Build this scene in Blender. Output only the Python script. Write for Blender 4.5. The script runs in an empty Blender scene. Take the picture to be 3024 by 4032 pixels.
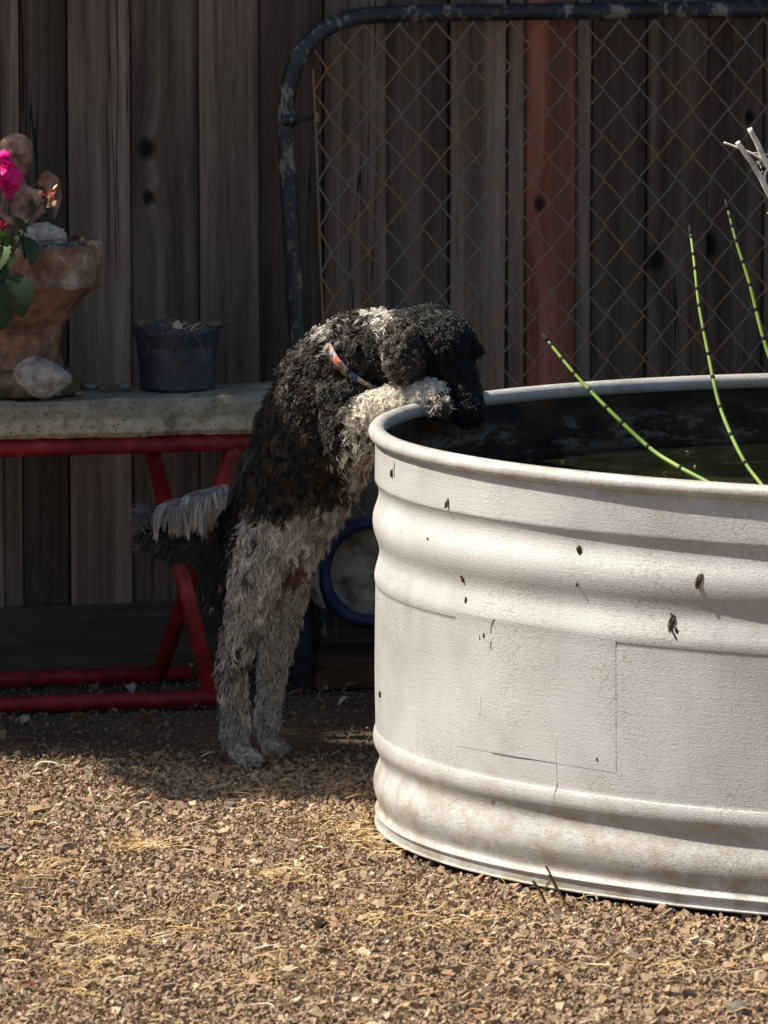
import bpy, bmesh, math, random
import numpy as np
from mathutils import Vector, noise
R = math.radians
random.seed(7); rng = np.random.default_rng(7)
scene = bpy.context.scene
col = scene.collection

# ------------------------------------------------------------------ camera
CAM_H, PITCH, F = 1.71, R(7.8), 24000.0          # metres, radians, focal length in photo pixels
cam = bpy.data.cameras.new('camera'); cam_o = bpy.data.objects.new('camera', cam); col.objects.link(cam_o)
cam.sensor_fit = 'VERTICAL'; cam.sensor_height = 36.0; cam.sensor_width = 27.0
cam.lens = 36.0 * F / 4032.0
cam_o.location = (0, 0, CAM_H); cam_o.rotation_euler = (R(90) - PITCH, 0, 0)
cam.clip_start = 0.05; cam.clip_end = 600
cam.dof.use_dof = True; cam.dof.focus_distance = 9.2; cam.dof.aperture_fstop = 14
scene.camera = cam_o
scene.render.resolution_x = 768; scene.render.resolution_y = 1024

# ------------------------------------------------------------------ light
SUN = Vector((-0.60, 0.068, 0.80)).normalized()      # towards the sun: from the left, high, a touch behind
world = bpy.data.worlds.new('World'); scene.world = world; world.use_nodes = True
wn = world.node_tree.nodes; wl = world.node_tree.links
sky = wn.new('ShaderNodeTexSky'); sky.sky_type = 'NISHITA'; sky.sun_disc = False
sky.sun_elevation = math.asin(SUN.z); sky.sun_rotation = math.atan2(SUN.x, SUN.y)
sky.air_density = 1.0; sky.dust_density = 1.5
wl.new(sky.outputs[0], wn['Background'].inputs[0]); wn['Background'].inputs[1].default_value = 0.064
sun = bpy.data.lights.new('sun', 'SUN'); sun.energy = 5.0; sun.angle = R(0.5); sun.color = (1.0, 0.925, 0.80)
sun_o = bpy.data.objects.new('sun', sun); col.objects.link(sun_o)
sun_o.rotation_euler = SUN.to_track_quat('Z', 'Y').to_euler(); sun_o.location = (-6, 1, 9)
scene.view_settings.view_transform = 'Standard'; scene.view_settings.look = 'None'
scene.view_settings.exposure = 0.88; scene.view_settings.gamma = 1.0
scene.view_settings.use_curve_mapping = False
scene.render.engine = 'CYCLES'
scene.cycles.max_bounces = 6; scene.cycles.diffuse_bounces = 3; scene.cycles.glossy_bounces = 3
scene.cycles.transparent_max_bounces = 6

# ------------------------------------------------------------------ helpers
cP, sP = math.cos(PITCH), math.sin(PITCH); K = 3024 / 1659.0
def ray(u, v):
    a = (u * K - 1512) / F; b = (v * K - 2016) / F
    return Vector((a, cP - b * sP, -sP - b * cP))
def at(u, v, Y):                 # world point at depth Y seen at photo position (u, v), photo 1659 wide
    d = ray(u, v); t = Y / d.y
    return d * t + Vector((0, 0, CAM_H))
def atz(u, v, z=0.0):
    d = ray(u, v); t = (z - CAM_H) / d.z
    return d * t + Vector((0, 0, CAM_H))

class MB:
    def __init__(s): s.v = []; s.f = []; s.c = []
    def add(s, vs, fs, c=None):
        o = len(s.v); s.v.extend([tuple(p) for p in vs]); s.f.extend([tuple(i + o for i in f) for f in fs])
        if c is not None: s.c.extend([c] * len(vs))
    def box(s, x0, x1, y0, y1, z0, z1, c=None):
        s.add([(x0,y0,z0),(x1,y0,z0),(x1,y1,z0),(x0,y1,z0),(x0,y0,z1),(x1,y0,z1),(x1,y1,z1),(x0,y1,z1)],
              [(0,3,2,1),(4,5,6,7),(0,1,5,4),(1,2,6,5),(2,3,7,6),(3,0,4,7)], c)
    def tube(s, pts, rad, n=8, c=None, cap=True):
        pts = [Vector(p) for p in pts]; m = len(pts)
        rs = rad if hasattr(rad, '__len__') else [rad] * m
        t0 = (pts[1] - pts[0]).normalized()
        up = Vector((0, 0, 1)) if abs(t0.z) < .9 else Vector((1, 0, 0))
        nrm = t0.cross(up).normalized(); vs = []
        for i, p in enumerate(pts):
            t = (pts[min(i + 1, m - 1)] - pts[max(i - 1, 0)]).normalized()
            nrm = (nrm - t * nrm.dot(t)).normalized(); bn = t.cross(nrm)
            for k in range(n):
                a = 2 * math.pi * k / n
                vs.append(p + (nrm * math.cos(a) + bn * math.sin(a)) * rs[i])
        fs = []
        for i in range(m - 1):
            for k in range(n):
                fs.append((i*n+k, i*n+(k+1)%n, (i+1)*n+(k+1)%n, (i+1)*n+k))
        if cap: fs.append(tuple(range(n - 1, -1, -1))); fs.append(tuple(range((m-1)*n, m*n)))
        s.add(vs, fs, c)
    def lathe(s, prof, cx, cy, n=48, jitter=0):
        vs = []; m = len(prof)
        for (r, z) in prof:
            for k in range(n):
                a = 2 * math.pi * k / n
                vs.append((cx + r * math.cos(a), cy + r * math.sin(a), z))
        fs = [(i*n+k, i*n+(k+1)%n, (i+1)*n+(k+1)%n, (i+1)*n+k) for i in range(m - 1) for k in range(n)]
        s.add(vs, fs)
    def build(s, name, mat=None, parent=None, smooth=False):
        me = bpy.data.meshes.new(name); me.from_pydata(s.v, [], s.f)
        if s.c:
            ca = me.color_attributes.new('Col', 'FLOAT_COLOR', 'POINT')
            ca.data.foreach_set('color', np.array([(c[0], c[1], c[2], 1) for c in s.c], np.float32).ravel())
        me.polygons.foreach_set('use_smooth', [bool(smooth)] * len(me.polygons))
        me.update()
        return link(name, me, mat, parent)
def link(name, me, mat=None, parent=None):
    o = bpy.data.objects.new(name, me); col.objects.link(o)
    if mat is not None: o.data.materials.append(mat)
    if parent is not None: setp(o, parent)
    return o
bases = {}
def setp(o, p):
    o.parent = p
    root = p
    while root.parent: root = root.parent
    if root.type == 'EMPTY' and p is root:          # parts are modelled in world space: undo the base transform
        o.matrix_parent_inverse = bases[root.name].inverted()
def thing(name, label, cat, loc=(0, 0, 0), group=None):
    o = bpy.data.objects.new(name, None); col.objects.link(o); o.location = loc
    o.empty_display_size = .05
    from mathutils import Matrix
    bases[o.name] = Matrix.Translation(Vector(loc))
    return tag(o, label, cat, group)
def tag(o, label, cat=None, group=None):
    o['label'] = label
    if cat: o['category'] = cat
    if group: o['group'] = group
    return o
def catmull(pts, n=6):
    pts = [Vector(p) for p in pts]; out = []
    for i in range(len(pts) - 1):
        p0 = pts[max(i-1, 0)]; p1 = pts[i]; p2 = pts[i+1]; p3 = pts[min(i+2, len(pts)-1)]
        for k in range(n):
            t = k / n
            out.append(.5*((2*p1)+(p2-p0)*t+(2*p0-5*p1+4*p2-p3)*t*t+(3*p1-p0-3*p2+p3)*t**3))
    out.append(pts[-1]); return out
def rough(me, amp, freq, seed=0):
    off = Vector((seed * 13.1, seed * 7.7, seed * 3.3))
    for v in me.vertices:
        d = noise.noise_vector(v.co * freq + off)
        d2 = noise.noise_vector(v.co * freq * 2.7 + off)
        v.co += d * amp + d2 * amp * .4
    me.update()
def np_mesh(name, V, Fc, colors=None, mat=None, smooth=False):
    me = bpy.data.meshes.new(name)
    V = np.asarray(V, np.float32); Fc = np.asarray(Fc, np.int32); k = Fc.shape[1]
    me.vertices.add(len(V)); me.vertices.foreach_set('co', V.ravel())
    me.loops.add(Fc.size); me.loops.foreach_set('vertex_index', Fc.ravel())
    me.polygons.add(len(Fc)); me.polygons.foreach_set('loop_start', np.arange(0, Fc.size, k, dtype=np.int32))
    if colors is not None:
        ca = me.color_attributes.new('Col', 'FLOAT_COLOR', 'POINT')
        ca.data.foreach_set('color', np.c_[colors, np.ones(len(colors))].astype(np.float32).ravel())
    me.update(calc_edges=True); me.validate()
    me.polygons.foreach_set('use_smooth', np.full(len(me.polygons), smooth, bool)); me.update()
    return link(name, me, mat)

# ------------------------------------------------------------------ materials
class NT:
    def __init__(s, name, rough=.6, spec=.4, base=(.5,.5,.5), metal=0):
        s.m = bpy.data.materials.new(name); s.m.use_nodes = True; s.t = s.m.node_tree
        s.b = s.t.nodes['Principled BSDF']
        s.b.inputs['Roughness'].default_value = rough; s.b.inputs['Specular IOR Level'].default_value = spec
        s.b.inputs['Base Color'].default_value = (*base, 1); s.b.inputs['Metallic'].default_value = metal
    def n(s, typ, **kw):
        nd = s.t.nodes.new('ShaderNode' + typ)
        for k, v in kw.items():
            if k in nd.inputs: nd.inputs[k].default_value = v
            else: setattr(nd, k, v)
        return nd
    def l(s, a, b): s.t.links.new(a, b)
    def coord(s, scale=(1,1,1), kind='Object', loc=(0,0,0)):
        tc = s.n('TexCoord'); mp = s.n('Mapping'); mp.inputs['Scale'].default_value = scale
        mp.inputs['Location'].default_value = loc
        s.l(tc.outputs[kind], mp.inputs[0]); return mp.outputs[0]
    def noise(s, vec, scale, detail=4, rough=.55, dist=0):
        nd = s.n('TexNoise'); nd.inputs['Scale'].default_value = scale; nd.inputs['Detail'].default_value = detail
        nd.inputs['Roughness'].default_value = rough; nd.inputs['Distortion'].default_value = dist
        if vec is not None: s.l(vec, nd.inputs['Vector'])
        return nd.outputs['Fac']
    def ramp(s, fac, stops, mode='LINEAR'):
        r = s.n('ValToRGB'); r.color_ramp.interpolation = mode; e = r.color_ramp.elements
        while len(e) < len(stops): e.new(.5)
        for i, (p, c) in enumerate(stops):
            e[i].position = p; e[i].color = (*c, 1) if len(c) == 3 else c
        s.l(fac, r.inputs[0]); return r.outputs[0]
    def mix(s, fac, a, b, mode='MIX'):
        m = s.n('Mix', data_type='RGBA', blend_type=mode)
        for sock, val in ((m.inputs[0], fac), (m.inputs[6], a), (m.inputs[7], b)):
            if hasattr(val, 'links') or hasattr(val, 'is_linked'): s.l(val, sock)
            elif hasattr(val, '__len__'): sock.default_value = (*val, 1)
            else: sock.default_value = val
        return m.outputs[2]
    def math(s, op, a, b=None, clamp=False):
        m = s.n('Math', operation=op, use_clamp=clamp)
        for sock, val in ((m.inputs[0], a), (m.inputs[1], b)):
            if val is None: continue
            if hasattr(val, 'is_linked'): s.l(val, sock)
            else: sock.default_value = val
        return m.outputs[0]
    def attr(s, name, typ='GEOMETRY'):
        a = s.n('Attribute'); a.attribute_type = typ; a.attribute_name = name; return a
    def color(s, c): s.l(c, s.b.inputs['Base Color']); return s
    def bump(s, h, strength=.4, dist=.002):
        b = s.n('Bump'); b.inputs['Strength'].default_value = strength; b.inputs['Distance'].default_value = dist
        s.l(h, b.inputs['Height']); s.l(b.outputs[0], s.b.inputs['Normal']); return s

def mat_wood():
    t = NT('weathered_fence_wood', .85, .2)
    tone = t.attr('tone', 'OBJECT'); seed = t.attr('seed', 'OBJECT')
    kn = t.attr('knot', 'OBJECT'); kn2 = t.attr('knot_low', 'OBJECT')
    tc = t.n('TexCoord'); obj = tc.outputs['Object']
    def knot(a):
        d = t.n('VectorMath', operation='SUBTRACT'); t.l(obj, d.inputs[0]); t.l(a.outputs['Vector'], d.inputs[1])
        sc = t.n('VectorMath', operation='MULTIPLY'); t.l(d.outputs[0], sc.inputs[0]); sc.inputs[1].default_value = (1, 0, .72)
        ln = t.n('VectorMath', operation='LENGTH'); t.l(sc.outputs[0], ln.inputs[0]); return ln.outputs['Value']
    k1 = knot(kn); k2 = knot(kn2)
    kmin = t.math('MINIMUM', k1, t.math('MULTIPLY', k2, 1.5))
    # warp the grain round the knots
    infl = t.math('POWER', 2.718, t.math('MULTIPLY', kmin, -34))
    sx = t.n('SeparateXYZ'); t.l(obj, sx.inputs[0])
    off = t.n('CombineXYZ'); t.l(t.math('ADD', sx.outputs[0], t.math('MULTIPLY', infl, .03)), off.inputs[0])
    t.l(sx.outputs[1], off.inputs[1]); t.l(sx.outputs[2], off.inputs[2])
    sd = t.n('VectorMath', operation='MULTIPLY_ADD'); t.l(seed.outputs['Vector'], sd.inputs[0]); sd.inputs[1].default_value = (3.1, 5.3, 7.7)
    t.l(off.outputs[0], sd.inputs[2])
    def m(scale):
        mp = t.n('Mapping'); mp.inputs['Scale'].default_value = scale; t.l(sd.outputs[0], mp.inputs[0]); return mp.outputs[0]
    fine = t.noise(m((120, 30, 5.5)), 1, 8, .7, 1.5)
    mid = t.noise(m((30, 10, .8)), 1, 5, .6, 1.2)
    broad = t.noise(m((14, 5, .55)), 1, 3, .5, .4)
    w = t.n('TexWave', wave_type='BANDS', bands_direction='X'); t.l(m((24, 8, .8)), w.inputs['Vector'])
    w.inputs['Scale'].default_value = 1.6; w.inputs['Distortion'].default_value = 5; w.inputs['Detail'].default_value = 3
    w.inputs['Detail Scale'].default_value = .5
    g = t.math('ADD', t.math('MULTIPLY', fine, .30), t.math('ADD', t.math('MULTIPLY', mid, .52), t.math('MULTIPLY', broad, .26)))
    base = t.ramp(g, [(.34, (.044, .030, .022)), (.46, (.120, .089, .068)), (.56, (.205, .160, .127)), (.68, (.30, .245, .20))])
    redr = t.ramp(g, [(.34, (.07, .022, .013)), (.48, (.175, .062, .040)), (.66, (.26, .105, .068))])
    red = t.attr('red', 'OBJECT')
    c = t.mix(red.outputs['Fac'], base, redr)
    c = t.mix(t.math('MULTIPLY', t.ramp(broad, [(.42, (0,0,0)), (.6, (1,1,1))]), .55), c, (.05, .03, .022), 'MIX')
    stain = t.ramp(t.noise(m((17, 5, 1.3)), 1, 5, .62), [(.42, (1.15,1.12,1.1)), (.55, (.8,.78,.76)), (.72, (.32, .3, .3))])
    c = t.mix(.75, c, stain, 'MULTIPLY')
    ck = t.math('ABSOLUTE', t.math('SUBTRACT', t.noise(m((34, 12, .55)), 1, 3, .5, .3), .5))
    ckm = t.ramp(t.noise(m((12, 4, 1.1)), 1, 2), [(.5, (0,0,0)), (.6, (1,1,1))])
    c = t.mix(t.math('MULTIPLY', t.ramp(ck, [(.004, (1,1,1)), (.011, (0,0,0))]), ckm), c, (.016, .011, .008))
    c = t.mix(t.ramp(t.math('ADD', kmin, t.math('MULTIPLY', t.math('SUBTRACT', fine, .5), .02)), [(.010, (1,1,1)), (.020, (0,0,0))]), c, (.014, .009, .007))
    vm = t.n('VectorMath', operation='SCALE'); t.l(c, vm.inputs[0]); t.l(tone.outputs['Fac'], vm.inputs['Scale'])
    t.color(vm.outputs[0]); t.bump(t.math('ADD', g, t.math('MULTIPLY', infl, -.4)), .55, .003)
    return t.m
WOOD = mat_wood()

def mat_tank():
    t = NT('aged_white_tank_paint', .5, .45)
    P = t.coord()
    crack = t.n('TexVoronoi', feature='DISTANCE_TO_EDGE'); crack.inputs['Scale'].default_value = 1
    w = t.n('VectorMath', operation='ADD'); t.l(t.coord((95, 95, 210)), w.inputs[0])
    wn_ = t.n('TexNoise'); wn_.inputs['Scale'].default_value = 60; wn_.inputs['Detail'].default_value = 3; t.l(P, wn_.inputs['Vector'])
    sc = t.n('VectorMath', operation='SCALE'); t.l(wn_.outputs['Color'], sc.inputs[0]); sc.inputs['Scale'].default_value = 2.6
    t.l(sc.outputs[0], w.inputs[1]); t.l(w.outputs[0], crack.inputs['Vector'])
    cr = t.ramp(crack.outputs['Distance'], [(0, (0,0,0)), (.09, (1,1,1))])
    patchy = t.ramp(t.noise(P, 7, 4), [(.42, (0,0,0)), (.62, (1,1,1))])
    brush = t.noise(t.coord((12, 12, 420)), 1, 3, .6)
    grain = t.noise(t.coord((300, 300, 520)), 1, 4, .7)
    tint = t.ramp(t.noise(P, 5, 5), [(.35, (.375, .372, .360)), (.5, (.44, .438, .426)), (.7, (.50, .498, .486))])
    c = t.mix(t.math('MULTIPLY', t.math('SUBTRACT', 1, cr), t.math('MULTIPLY', patchy, .65)), tint, (.22, .19, .15))
    # dirt specks, streaks and the brown film that gathers low on the wall
    sz = t.n('SeparateXYZ'); t.l(P, sz.inputs[0])
    low = t.ramp(sz.outputs[2], [(.0, (1,1,1)), (.10, (.75,.75,.75)), (.19, (.0,.0,.0)), (.565, (0,0,0)), (.588, (.6,.6,.6))])
    dn = t.ramp(t.noise(t.coord((20, 20, 26)), 1, 7, .72), [(.43, (0,0,0)), (.62, (1,1,1))])
    c = t.mix(t.math('MULTIPLY', t.math('MULTIPLY', dn, low), .7), c, (.23, .165, .085))
    streak = t.ramp(t.noise(t.coord((70, 70, 4)), 1, 4, .6), [(.60, (0,0,0)), (.74, (1,1,1))])
    c = t.mix(t.math('MULTIPLY', streak, .22), c, (.30, .25, .18))
    speck = t.ramp(t.noise(P, 210, 2, .5), [(.69, (0,0,0)), (.74, (1,1,1))])
    c = t.mix(t.math('MULTIPLY', speck, .55), c, (.14, .10, .06))
    t.color(c)
    h = t.math('ADD', t.math('MULTIPLY', cr, .55), t.math('ADD', t.math('MULTIPLY', brush, .9), t.math('MULTIPLY', grain, .9)))
    t.bump(h, .30, .0016)
    t.l(t.ramp(t.noise(P, 30, 4), [(.3, (.34,)*3), (.7, (.5,)*3)]), t.b.inputs['Roughness'])
    return t.m
TANK = mat_tank()
def mat_tank_inside():
    t = NT('rusty_tank_inside', .8, .25)
    P = t.coord((9, 9, 22)); sz = t.n('SeparateXYZ'); t.l(t.coord(), sz.inputs[0])
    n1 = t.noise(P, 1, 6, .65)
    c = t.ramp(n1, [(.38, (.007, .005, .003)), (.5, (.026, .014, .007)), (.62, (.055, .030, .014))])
    scum = t.ramp(t.noise(t.coord((14, 14, 34), loc=(3, 1, 0)), 1, 6, .7), [(.50, (0,0,0)), (.56, (1,1,1))])
    band = t.ramp(sz.outputs[2], [(.50, (.2,.2,.2)), (.515, (1,1,1)), (.545, (1,1,1)), (.568, (0,0,0))])
    c = t.mix(t.math('MULTIPLY', t.math('MULTIPLY', scum, band), .7), c, (.14, .13, .105))
    t.color(c); t.bump(n1, .5, .003); return t.m
INSIDE = mat_tank_inside()
def simple(name, stops, scale, rough=.6, spec=.4, bump=.3, dist=.002, detail=5, sc3=(1,1,1), metal=0, nrough=.6):
    t = NT(name, rough, spec, metal=metal); nz = t.noise(t.coord(sc3), scale, detail, nrough)
    t.color(t.ramp(nz, stops)); t.bump(nz, bump, dist); return t.m
def attr_mat(name, rough=.8, spec=.25, bumpscale=0, trans=0, name_attr='Col', bd=.001):
    t = NT(name, rough, spec); a = t.attr(name_attr)
    c = a.outputs['Color']
    if bumpscale:
        nz = t.noise(t.coord(), bumpscale, 4, .65); t.bump(nz, .5, bd)
        c = t.mix(.8, c, t.ramp(nz, [(.3, (.62, .6, .58)), (.7, (1.25, 1.25, 1.25))]), 'MULTIPLY')
    t.color(c)
    if trans:
        tr = t.n('BsdfTranslucent'); t.l(c, tr.inputs['Color']); mx = t.n('MixShader'); mx.inputs[0].default_value = trans
        t.l(t.b.outputs[0], mx.inputs[1]); t.l(tr.outputs[0], mx.inputs[2]); t.l(mx.outputs[0], t.t.nodes['Material Output'].inputs[0])
    return t.m
GRAVEL = attr_mat('crushed_rock', .9, .2, 260)
STRAW = attr_mat('dry_straw', .7, .3, 0, .2)
FOLIAGE = attr_mat('tree_foliage', .6, .3, 0, .08)
FUR = attr_mat('dog_fur', .36, .42)
PETAL = attr_mat('petal', .55, .3, 0, .4)
LEAF = attr_mat('plant_leaf', .45, .45, 240, .25, bd=.0006)
def mat_ground():
    t = NT('packed_dirt', .95, .15); P = t.coord()
    n1 = t.noise(P, 3.2, 6, .6); n2 = t.noise(P, 70, 6, .7); n3 = t.noise(P, 330, 3, .6)
    sy_ = t.n('SeparateXYZ'); t.l(P, sy_.inputs[0])
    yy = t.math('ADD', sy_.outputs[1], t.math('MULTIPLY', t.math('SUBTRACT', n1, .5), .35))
    fence_mix = t.n('MapRange'); fence_mix.inputs['From Min'].default_value = 9.40; fence_mix.inputs['From Max'].default_value = 9.75; t.l(yy, fence_mix.inputs['Value'])  # soil colour darkens towards the fence
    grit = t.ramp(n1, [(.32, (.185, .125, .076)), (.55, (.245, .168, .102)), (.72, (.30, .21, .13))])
    c = t.mix(fence_mix.outputs[0], grit, t.ramp(n1, [(.32, (.070, .048, .033)), (.55, (.110, .077, .052)), (.72, (.145, .105, .071))]))
    c = t.mix(.8, c, t.ramp(n2, [(.3, (.55,.53,.52)), (.5, (1,1,1)), (.72, (1.5,1.45,1.4))]), 'MULTIPLY')
    c = t.mix(.6, c, t.ramp(n3, [(.35, (.6,.58,.56)), (.65, (1.3,1.3,1.3))]), 'MULTIPLY')
    t.color(c); t.bump(t.math('ADD', t.math('MULTIPLY', n2, 1.2), t.math('MULTIPLY', n3, .5)), .9, .01); return t.m
GROUND = mat_ground()
def mat_concrete():
    t = NT('weathered_concrete', .92, .2); P = t.coord()
    n1 = t.noise(P, 26, 6, .65); n2 = t.noise(P, 130, 4, .7); n3 = t.noise(t.coord((3, 3, 14)), 1, 4, .6)
    c = t.ramp(n1, [(.3, (.17, .14, .09)), (.46, (.42, .365, .25)), (.66, (.62, .555, .42))])
    c = t.mix(t.ramp(n2, [(.56, (0,0,0)), (.68, (1,1,1))]), c, (.06, .055, .045))
    sz = t.n('SeparateXYZ'); t.l(P, sz.inputs[0])
    zz = t.math('ADD', sz.outputs[2], t.math('MULTIPLY', t.math('SUBTRACT', n3, .5), .03))
    damp = t.ramp(zz, [(.486, (0,0,0)), (.492, (1,1,1))])
    c = t.mix(t.math('MULTIPLY', damp, .42), c, (.15, .145, .115))
    t.color(c); t.bump(t.math('ADD', n1, n2), .7, .004); return t.m
CONCRETE = mat_concrete()
RED = simple('worn_red_paint', [(.30, (.07, .012, .010)), (.42, (.20, .010, .014)), (.56, (.31, .016, .022)), (.66, (.34, .05, .05)), (.76, (.33, .16, .13))], 26, .55, .35, .35, .0015, 8, nrough=.68)
def mat_pipe():
    t = NT('flaking_dark_blue_pipe_paint', .5, .5); P = t.coord((30, 30, 14))
    n1 = t.noise(P, 1, 7, .72); n2 = t.noise(t.coord(), 9, 3)
    c = t.ramp(n2, [(.4, (.009, .011, .014)), (.65, (.020, .029, .043))])
    flake = t.ramp(n1, [(.55, (0,0,0)), (.585, (1,1,1))])
    c = t.mix(t.math('MULTIPLY', flake, .8), c, (.23, .215, .18))
    moss = t.ramp(t.noise(t.coord((40, 40, 40), loc=(5, 2, 1)), 1, 5, .7), [(.60, (0,0,0)), (.66, (1,1,1))])
    c = t.mix(t.math('MULTIPLY', moss, .6), c, (.10, .11, .05))
    t.color(c); t.bump(n1, .4, .002); return t.m
PIPE = mat_pipe()
WIRE = simple('rusty_wire', [(.38, (.20, .185, .17)), (.50, (.22, .17, .135)), (.58, (.32, .155, .07)), (.72, (.38, .18, .075))], 13, .8, .3, .2, .0005)
TERRA = simple('old_terracotta', [(.33, (.045, .033, .020)), (.43, (.15, .085, .055)), (.52, (.26, .145, .095)), (.58, (.33, .21, .145)), (.65, (.50, .43, .35))], 15, .92, .2, .9, .008, 9, nrough=.68)
PINKCLAY = simple('pink_clay', [(.32, (.075, .045, .034)), (.46, (.24, .135, .10)), (.56, (.33, .20, .15)), (.68, (.46, .32, .25))], 40, .9, .2, .5, .002, 6)
MOSSY = simple('mossy_stone', [(.3, (.03, .03, .015)), (.5, (.12, .09, .05)), (.7, (.22, .16, .10))], 30, .95, .15, .8, .004, 6)
CHALK = simple('white_rough_rock', [(.30, (.14, .11, .085)), (.45, (.40, .36, .31)), (.62, (.60, .56, .50))], 42, .95, .15, 1.0, .012, 9, nrough=.7)
GREYROCK = simple('grey_rock', [(.3, (.10, .09, .08)), (.6, (.26, .23, .20)), (.8, (.36, .33, .29))], 40, .95, .15, .7, .003, 6)
def mat_pot():
    t = NT('blue_glazed_pot', .45, .45); P = t.coord((6, 6, 60)); n1 = t.noise(P, 1, 5, .65)
    c = t.ramp(n1, [(.35, (.005, .009, .026)), (.55, (.009, .019, .052)), (.7, (.032, .046, .075))])
    n2 = t.noise(t.coord((90, 90, 5)), 1, 4, .6)
    c = t.mix(t.ramp(n2, [(.62, (0,0,0)), (.72, (.6,.6,.6))]), c, (.17, .19, .21))
    n3 = t.noise(t.coord(), 40, 5, .7)
    c = t.mix(t.ramp(n3, [(.42, (.15,.15,.15)), (.7, (.8,.8,.8))]), c, (.085, .078, .072))
    t.color(c); t.bump(n1, .2, .001); return t.m
POT = mat_pot()
BLUE = simple('blue_plastic', [(.3, (.004, .007, .030)), (.55, (.008, .015, .065)), (.75, (.04, .045, .07))], 22, .6, .35, .2)
OFFWHITE = simple('dirty_white_plastic', [(.34, (.06, .052, .036)), (.47, (.21, .195, .155)), (.66, (.36, .34, .29))], 20, .7, .3, .3, .002)
BROWNWOOD = simple('old_brown_timber', [(.3, (.02, .010, .006)), (.55, (.07, .035, .02)), (.75, (.12, .07, .04))], 1, .9, .2, .5, .002, 5, (8, 60, 60))
BLACKISH = simple('blackened_block', [(.3, (.006, .006, .007)), (.7, (.02, .02, .022))], 40, .85, .3, .4)
DENIM = simple('faded_blue_plastic', [(.3, (.015, .02, .03)), (.7, (.05, .065, .09))], 25, .8, .3, .3)
STEM = simple('horsetail_green', [(.3, (.10, .19, .022)), (.6, (.21, .29, .04)), (.8, (.30, .32, .06))], 16, .5, .4, .2, .0005, 4, (1, 1, 1))
NODE = simple('horsetail_node', [(.4, (.006, .005, .004)), (.7, (.03, .022, .015))], 90, .8, .3, .2, .0005)
DEADWOOD = simple('bleached_twig', [(.3, (.45, .38, .29)), (.5, (.78, .72, .62)), (.8, (.85, .81, .74))], 45, .85, .2, .5, .001)
BARK = simple('bark', [(.3, (.03, .022, .016)), (.7, (.11, .085, .06))], 12, .95, .1, .9, .02)
DEBRIS = simple('dry_leaf_scrap', [(.3, (.035, .022, .014)), (.55, (.11, .07, .04)), (.8, (.26, .20, .13))], 160, .9, .2, .4, .0006)
DROPPING = simple('dried_white_drip', [(.3, (.5, .47, .4)), (.7, (.66, .63, .56))], 120, .9, .2, .2, .0003)
SKIN = attr_mat('dog_skin', .9, .1)
def mat_water():
    t = NT('dark_pond_water', .04, .5, (.008, .010, .004)); P = t.coord()
    n1 = t.noise(P, 26, 2); film = t.ramp(t.noise(P, 7, 5, .65), [(.5, (.006,.007,.003)), (.72, (.03,.034,.014))])
    t.color(film); t.bump(n1, .03, .01); return t.m
WATER = mat_water()

# ------------------------------------------------------------------ ground
def ground():
    # one sheet: fine under the view, coarse out to the horizon
    xs = np.r_[-150, -40, -12, -5, np.linspace(-2.2, 2.8, 90), 5, 12, 40, 150]
    ys = np.r_[-150, -40, -10, 0, 4, np.linspace(6.6, 11.2, 84), 13, 18, 40, 150]
    X, Y = np.meshgrid(xs, ys); Z = np.zeros_like(X)
    for i in range(X.shape[0]):
        for j in range(X.shape[1]):
            if -2.3 < X[i, j] < 2.9 and 6.5 < Y[i, j] < 11.3:
                Z[i, j] = ground_z(X[i, j], Y[i, j]) - .004
    V = np.c_[X.ravel(), Y.ravel(), Z.ravel()]; n = len(xs); m = len(ys)
    idx = np.arange(n * m).reshape(m, n)
    Fc = np.stack([idx[:-1, :-1], idx[:-1, 1:], idx[1:, 1:], idx[1:, :-1]], -1).reshape(-1, 4)
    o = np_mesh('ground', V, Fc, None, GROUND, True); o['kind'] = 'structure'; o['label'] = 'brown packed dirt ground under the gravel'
def ground_z(x, y):
    return .006 * noise.noise(Vector((x * 2.2, y * 2.2, 0))) + .003 * noise.noise(Vector((x * 7, y * 7, 4)))
ground()

TCX, TCY, TA, TB, TT = .9717, 8.939, 1.000, .7586, -.1476     # oval tank outline
def tank_xy(t, o=0.0):
    x = TA * math.cos(t); y = TB * math.sin(t)
    nx, ny = math.cos(t) / TA, math.sin(t) / TB; L = math.hypot(nx, ny); x += o * nx / L; y += o * ny / L
    c, s = math.cos(TT), math.sin(TT)
    return TCX + x * c - y * s, TCY + x * s + y * c
def tank_inside(x, y, o=0.0):
    c, s = math.cos(TT), math.sin(TT); dx = x - TCX; dy = y - TCY
    u = dx * c + dy * s; v = -dx * s + dy * c
    return (u / (TA + o)) ** 2 + (v / (TB + o)) ** 2 < 1
TH = R(13.05); FX0, FY0 = -.665, 10.422                  # the fence line: angle and a point on it
def fence_y(x): return FY0 + math.tan(TH) * (x - FX0)
def FX(x, d, z): return Vector((x, fence_y(x) - d / math.cos(TH), z))     # a point d metres in front of the fence

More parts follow.
